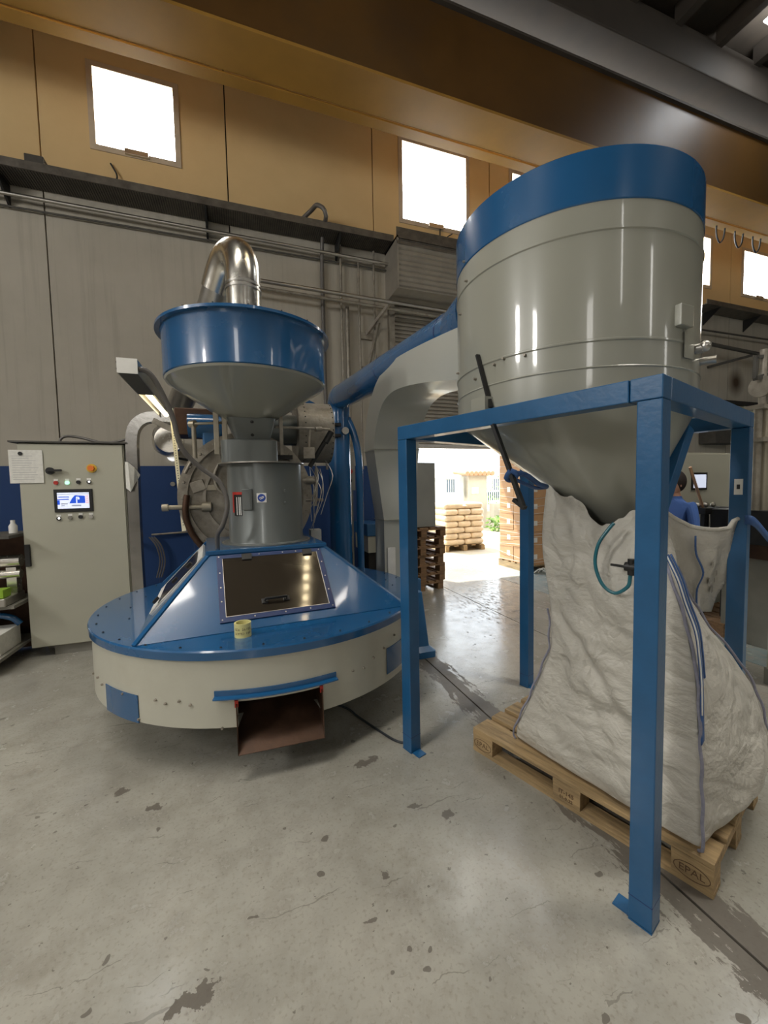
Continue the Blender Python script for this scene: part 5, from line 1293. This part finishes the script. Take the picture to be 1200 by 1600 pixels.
# person, mostly hidden behind the front leg
def person():
    px, py = 4.40, 3.06
    root = empty('person', (px, py, 0), label='person in blue shirt with dark hair standing by the far cabinet', cat='person')
    me = bpy.data.meshes.new('body')
    J = {'pelvis': (0, 0, .95, .15), 'waist': (0, 0, 1.08, .135), 'chest': (0, .01, 1.30, .155), 'neckb': (0, .015, 1.46, .075), 'neck': (.0, .01, 1.53, .055), 'head': (0, -.01, 1.56, .05),
         'lhip': (-.10, 0, .90, .10), 'lknee': (-.11, -.02, .50, .065), 'lank': (-.11, .02, .09, .045), 'ltoe': (-.12, -.15, .04, .04),
         'rhip': (.10, 0, .90, .10), 'rknee': (.11, -.03, .50, .065), 'rank': (.11, .02, .09, .045), 'rtoe': (.12, -.15, .04, .04),
         'lsh': (-.18, .01, 1.40, .065), 'lel': (-.25, -.02, 1.13, .045), 'lwr': (-.20, -.22, 1.08, .032),
         'rsh': (.18, .01, 1.40, .065), 'rel': (.25, -.02, 1.13, .045), 'rwr': (.22, -.22, 1.10, .032)}
    keys = list(J); idx = {k_: i for i, k_ in enumerate(keys)}
    E_ = [('pelvis', 'waist'), ('waist', 'chest'), ('chest', 'neckb'), ('neckb', 'neck'), ('neck', 'head'), ('pelvis', 'lhip'), ('lhip', 'lknee'), ('lknee', 'lank'), ('lank', 'ltoe'), ('pelvis', 'rhip'), ('rhip', 'rknee'), ('rknee', 'rank'), ('rank', 'rtoe'),
          ('chest', 'lsh'), ('lsh', 'lel'), ('lel', 'lwr'), ('chest', 'rsh'), ('rsh', 'rel'), ('rel', 'rwr')]
    vs_ = [J[k_][:3] for k_ in keys]; es = [(idx[a], idx[b2]) for a, b2 in E_]; rad = [J[k_][3] for k_ in keys]
    for s_, wk in ((-1, 'lwr'), (1, 'rwr')):
        wr = Vector(J[wk][:3]); fwd = Vector((0, -1, -.05)).normalized(); palm = len(vs_)
        vs_.append(tuple(wr + fwd * .07)); rad.append(.026); es.append((idx[wk], palm))
        for q_, ln_ in ((-.030, .055), (-.010, .068), (.010, .064), (.028, .050)):
            b0 = len(vs_); vs_.append(tuple(wr + fwd * .09 + Vector((q_, 0, 0)))); rad.append(.009); es.append((palm, b0))
            vs_.append(tuple(wr + fwd * (.09 + ln_ * .6) + Vector((q_ * 1.1, 0, -.008)))); rad.append(.008); es.append((b0, b0 + 1))
            vs_.append(tuple(wr + fwd * (.09 + ln_) + Vector((q_ * 1.1, 0, -.028)))); rad.append(.007); es.append((b0 + 1, b0 + 2))
        b0 = len(vs_); vs_.append(tuple(wr + fwd * .05 + Vector((-s_ * .038, 0, 0)))); rad.append(.010); es.append((palm, b0))
        vs_.append(tuple(wr + fwd * .09 + Vector((-s_ * .052, 0, -.01)))); rad.append(.008); es.append((b0, b0 + 1))
    me.from_pydata(vs_, es, []); o = bpy.data.objects.new('body', me); COL.objects.link(o); o.parent = root; ORG[o.name] = ORG[root.name]
    sk = o.modifiers.new('skin', 'SKIN')
    for i, v_ in enumerate(me.skin_vertices[0].data): v_.radius = (rad[i], rad[i]); v_.use_root = (i == 0)
    sb = o.modifiers.new('sub', 'SUBSURF'); sb.levels = 1; sb.render_levels = 2
    m_, nt, b2 = newmat('person_clothes'); L = nt.links
    tc = N(nt, 'ShaderNodeTexCoord'); sx2 = N(nt, 'ShaderNodeSeparateXYZ'); L.new(tc.outputs['Object'], sx2.inputs[0])
    def gt(i, v_): g_ = N(nt, 'ShaderNodeMath', operation='GREATER_THAN'); L.new(sx2.outputs[i], g_.inputs[0]); g_.inputs[1].default_value = v_; return g_.outputs[0]
    def mx(f_, a, c_):
        x = N(nt, 'ShaderNodeMix', data_type='RGBA'); L.new(f_, x.inputs[0])
        for s2__, i in ((a, 6), (c_, 7)):
            if isinstance(s2__, tuple): x.inputs[i].default_value = (*s2__, 1)
            else: L.new(s2__, x.inputs[i])
        return x.outputs[2]
    shirt = mx(gt(1, -.20), (0.55, 0.30, 0.20), (0.05, 0.12, 0.36))
    c_ = mx(gt(2, .97), (0.03, 0.04, 0.07), shirt); c_ = mx(gt(2, 1.50), c_, (0.55, 0.30, 0.20)); L.new(c_, b2.inputs['Base Color']); b2.inputs['Roughness'].default_value = .8
    me.materials.append(m_)
    hx_, hy_, hz_ = px, py - .005, 1.635
    hd_ = MB().sphere((hx_, hy_, hz_), .105, 24, 18, (.76, .92, 1.15))
    hd_.sphere((hx_ - .012, hy_ - .10, hz_ - .01), .018, 10, 8, (.8, 1.2, 1.3))
    hd_.sphere((hx_ - .08, hy_ + .0, hz_ - .01), .022, 10, 8, (.4, .8, 1.3)); hd_.sphere((hx_ + .08, hy_ + .0, hz_ - .01), .022, 10, 8, (.4, .8, 1.3))
    hd_.build('head', SKIN, root, smooth=70)
    MB().sphere((hx_ - .03, hy_ - .088, hz_ + .012), .012).sphere((hx_ + .03, hy_ - .088, hz_ + .012), .012).build('eyes', BLACK, root, smooth=60)
    MB().sphere((hx_, hy_ - .090, hz_ - .05), .02, 10, 8, (1.2, .4, .35)).build('mouth', RED, root, smooth=60)
    root.rotation_euler.z = R(-92)
    hr = MB(); hr.sphere((hx_ + .008, hy_ + .025, hz_ + .022), .112, 24, 18, (.80, .90, 1.08)); hr.build('hair', HAIR, root, smooth=60)
    return root
person()

# ================================================================== pallet stack and metal box inside the door
px0, py0 = 2.28, 5.70
for i in range(7):
    pt = make_pallet('pallet', (px0 + rnd.uniform(-.02, .02), py0 + rnd.uniform(-.02, .02), i * .1442), R(6) + rnd.uniform(-.03, .03),
        'old euro pallet, %s of the stack of seven by the roller door' % ('lowest', 'second from the bottom', 'third from the bottom', 'middle one', 'third from the top', 'second from the top', 'topmost')[i], WOODD, 'pallets stacked by the roller door')
mb_ = empty('metal_bin', (2.8, 5.4, 1.02), label='tall plain galvanised bin standing on the pallet stack', cat='bin')
MB().box((2.60, 6.05, 1.52), (.60, .56, 1.0), Euler((0, 0, R(6)))).build('bin_body', pmat('dull_galvanised', (.38, .38, .35), .45, .5, .08, 2), mb_, bevel=.004)
MB().box((2.60, 6.05, 2.025), (.61, .575, .012), Euler((0, 0, R(6)))).build('bin_rim', STEEL, mb_)

# ================================================================== carton stack by the door
cs = empty('carton_pallet', (5.55, 6.6, 0), 0, 'wooden pallet under the tall stack of wrapped cartons', 'pallet')
for i in range(5): MB().bb((5.02, 6.15 + i * .2, .12), (6.2, 6.28 + i * .2, .142)).build('top_board', WOODP, cs)
for x in (5.02, 5.55, 6.08): MB().bb((x, 6.15, 0), (x + .12, 7.08, .119)).build('bearer', WOODP, cs)
lab = ('lowest', 'second', 'third', 'fourth', 'fifth', 'sixth', 'topmost')
for r_ in range(7):
    for (x0, x1, nm) in ((5.03, 5.42, 'left'), (5.425, 5.81, 'middle'), (5.815, 6.2, 'right')):
        for (y0, y1, nn) in ((6.16, 6.60, 'front'), (6.605, 7.05, 'rear')):
            if nn == 'rear' and nm == 'right': continue
            z = .143 + r_ * .316
            cb_ = empty('cardboard_box', ((x0 + x1) / 2, (y0 + y1) / 2, z), label='brown carton in the %s layer of the stack by the door, %s %s' % (lab[r_], nn, nm), cat='box', group='wrapped cartons stacked by the roller door')
            j_ = rnd.uniform(-.004, .004)
            MB().bb((x0 + j_, y0, z), (x1 + j_, y1, z + .313)).build('carton_body', CARD, cb_, bevel=.004)
            MB().bb((x0 + j_ - .0015, y0 + .10, z + .11), (x0 + j_, y0 + .20, z + .21)).build('label', WHITE, cb_)
            if nn == 'front': MB().bb((x0 + .10, y0 - .0015, z + .11), (x0 + .20, y0, z + .20)).build('label', WHITE, cb_)
# stretch film wrap as thin creased bands around the stack
b = MB()
for i in range(16):
    z0 = .16 + i * .145 + rnd.uniform(-.02, .02); z1 = z0 + rnd.uniform(-.10, .12)
    b.tube([(5.012, 7.06, z0), (5.012, 6.145, z1), (6.212, 6.145, z0 + .03)], .0035, 4)
meta(b.build('stretch_film', FILM, None), 'creased clear stretch film wound around the carton stack', 'film')
b = MB()
for i in range(10):
    x = 5.1 + i * .1; b.tube([(x, 6.10, .01), (x + .06, 6.0 + .05 * math.sin(i), .10), (x + .14, 5.95, .04), (x + .2, 6.03 + .03 * math.cos(i * 2), .02)], .010, 5, sub=3)
meta(b.build('film_scraps', FILM, None, smooth=60), 'crumpled clear film lying on the floor below the carton stack', 'film')
meta(MB().bb((6.35, 5.6, .12), (7.2, 6.3, 1.0)).build('orange_carton', pmat('orange_card', (.62, .30, .10), .8), None, bevel=.005), 'orange-brown carton on the floor right of the carton stack', 'box')
ft = empty('low_pallet', (6.75, 5.9, 0), 0, 'dark low pallet under the orange-brown carton', 'pallet')
MB().bb((6.2, 5.5, .08), (7.3, 6.35, .119)).build('deck', WOODD, ft)
for x in (6.2, 6.7, 7.15): MB().bb((x, 5.5, 0), (x + .12, 6.35, .079)).build('bearer', WOODD, ft)

# ================================================================== YARD
def sackpile(name, cx, cy, w_, d_, label):
    t = empty(name, (cx, cy, 0), label=label, cat='sack stack', group='sack pallets in the yard')
    for i in range(7):
        z = .14 + i * .155
        for j, (ox_, wx) in enumerate(((-.5, .98), (0, .98)) if i % 2 == 0 else ((-.5, .64), (-.166, .64), (.166, .64))):
            x0 = cx + ox_ * w_; wd = w_ * (.5 if i % 2 == 0 else .333)
            sec = []
            for k_ in range(9):
                tt = k_ / 8; s_ = .86 + .14 * math.sin(PI * tt) ** .5
                sec.append(rrect(x0 + wd / 2, cy, wd / 2 * s_, d_ / 2 * s_ * (1.0 if i < 6 else .92), .07, z + .158 * tt, 4))
            loft(sec).build('sack', SACK, t, smooth=60)
    for i in range(5): MB().bb((cx - w_ / 2 + i * w_ / 4.6, cy - d_ / 2, .115), (cx - w_ / 2 + i * w_ / 4.6 + .12, cy + d_ / 2, .139)).build('pallet_board', WOODP, t)
    for x in (-w_ / 2, -.05, w_ / 2 - .1): MB().bb((cx + x, cy - d_ / 2, 0 - .014), (cx + x + .1, cy + d_ / 2, .114)).build('pallet_bearer', WOODP, t)
    MB().sphere((cx, cy, 1.14), .5, 20, 10, (w_ * .95, d_ * .95, .22)).build('film_hood', SACK, t, smooth=60)
sackpile('sack_pallet', 5.42, 9.55, 1.15, 1.0, 'film-wrapped sacks on a pallet in the yard, front one')
sackpile('sack_pallet', 4.75, 11.0, 1.1, 1.0, 'film-wrapped sacks on a pallet in the yard, rear one behind the other')
gp = empty('gate_pillar', (8.8, 14, 0), label='concrete gate pillar with tiled cap in the yard fence', cat='pillar')
MB().bb((8.42, 13.8, 0), (9.25, 14.4, 2.12)).build('shaft', CONCOUT, gp, bevel=.01)
for i in range(7): MB().cyl((8.25 + i * .19, 13.6, 2.14), (8.25 + i * .19, 14.6, 2.24), .09, n=10).build('cap_tile', pmat('roof_tile', (.5, .28, .17), .8) if i == 0 else bpy.data.materials['roof_tile'], gp)
MB().bb((8.55, 13.78, 1.35), (8.85, 13.8, 1.6)).build('plate', WHITE, gp)
MB().bb((8.05, 13.9, 0), (8.25, 14.2, 2.0)).build('gate_post', FENCEM, gp)
fe = empty('yard_fence', (8, 15, 0), label='pale vertical bar fence along the street beyond the yard', cat='fence')
bar0 = None
for i in range(76):
    x = 4.6 + i * .10
    if bar0 is None: bar0 = MB().bb((x - .014, 15.0, .55), (x + .014, 15.03, 2.05)).build('fence_bar', FENCEM, fe)
    else:
        o = bar0.copy(); COL.objects.link(o); o.location = bar0.location + Vector((i * .10, 0, 0)); ORG[o.name] = ORG[bar0.name]
MB().bb((4.5, 14.98, 1.95), (12.2, 15.05, 2.0)).build('rail', FENCEM, fe); MB().bb((4.5, 14.98, .62), (12.2, 15.05, .67)).build('rail', FENCEM, fe)
MB().bb((4.5, 14.9, 0), (12.2, 15.15, .55)).build('plinth', CONCOUT, fe)
lw = MB().bb((9.3, 13.4, 0), (13.0, 13.7, .95)); meta(lw.build('yard_wall', CONCOUT, None), 'low concrete wall right of the gate pillar', 'wall')
def hedge(x0, x1, y, z0, z1, name, label):
    b = MB()
    for i in range(420):
        c_ = Vector((rnd.uniform(x0, x1), y + rnd.uniform(-.35, .35), rnd.uniform(z0, z1))); s_ = rnd.uniform(.05, .12)
        a = Vector((rnd.uniform(-1, 1), rnd.uniform(-1, 1), rnd.uniform(-1, 1))).normalized(); b2 = a.orthogonal().normalized()
        b.add([c_ + a * s_, c_ + b2 * s_ * .5, c_ - a * s_, c_ - b2 * s_ * .5], [(0, 1, 2, 3)])
    meta(b.build(name, LEAF, None), label, 'plant')
hedge(4.6, 8.0, 16.4, .05, 2.5, 'street_hedge', 'green hedge behind the street fence left of the pillar')
hedge(9.4, 12.5, 16.4, .05, 2.2, 'street_hedge', 'green bushes behind the fence right of the pillar')
hedge(8.6, 10.2, 12.6, 0, .5, 'low_plants', 'low green plants at the foot of the concrete yard wall')
def car(x, y, label):
    t = empty('car', (x, y, 0), label=label, cat='car', group='cars parked beyond the yard')
    prof = [(-2.1, .3), (-2.1, .75), (-1.5, .9), (-.9, 1.38), (.7, 1.42), (1.4, .95), (2.05, .85), (2.1, .3)]
    MB().prism(prof, (x, y - .8, 0), (1, 0, 0), (0, 0, 1), (0, 1.6, 0)).build('car_body', CARW, t, bevel=.05, smooth=40)
    MB().prism([(-1.35, .92), (-.85, 1.32), (.62, 1.35), (1.2, .96)], (x, y - .81, 0), (1, 0, 0), (0, 0, 1), (0, 1.62, 0)).build('side_window', GLASSD, t)
    for wx in (-1.35, 1.3):
        for wy in (-.82, .62): MB().cyl((x + wx, y + wy, .31), (x + wx, y + wy + .2, .31), .31, n=20).build('wheel', BLACK, t, smooth=40)
car(6.6, 13.4 + 4.4, 'white car parked behind the fence left of the pillar')
car(11.6, 13.4 + 4.4, 'white car parked behind the fence right of the pillar')
ob_ = empty('far_building', (12, 30, 0), label='pale low building far across the street', cat='building')
MB().bb((8, 28, 0), (22, 34, 3.0)).build('wall', pmat('far_render', (.6, .58, .54), .9), ob_)
for i in range(6): MB().bb((8.8 + i * 2.1, 27.97, 1.2), (9.9 + i * 2.1, 28.0, 2.2)).build('window', GLASSD, ob_)

# ================================================================== lamp row in the roof above the machines (seen in the hatch glass)
hl = empty('ceiling_lamp', (2.2, 1.6, 8.75), label='long narrow ceiling lamp with separate warm cells above the machines', cat='lamp')
MB().bb((2.08, .45, 8.76), (2.34, 2.95, 8.80)).build('lamp_housing', DGREY, hl)
for i in range(9):
    MB().bb((2.14, .55 + i * .27, 8.745), (2.27, .69 + i * .27, 8.76)).build('lamp_cell', LAMPW, hl)
for y in (.7, 2.7):
    MB().cyl((2.21, y, 8.8), (2.21, y, 9.72), .01, n=6).build('hanger', BLACK, hl)
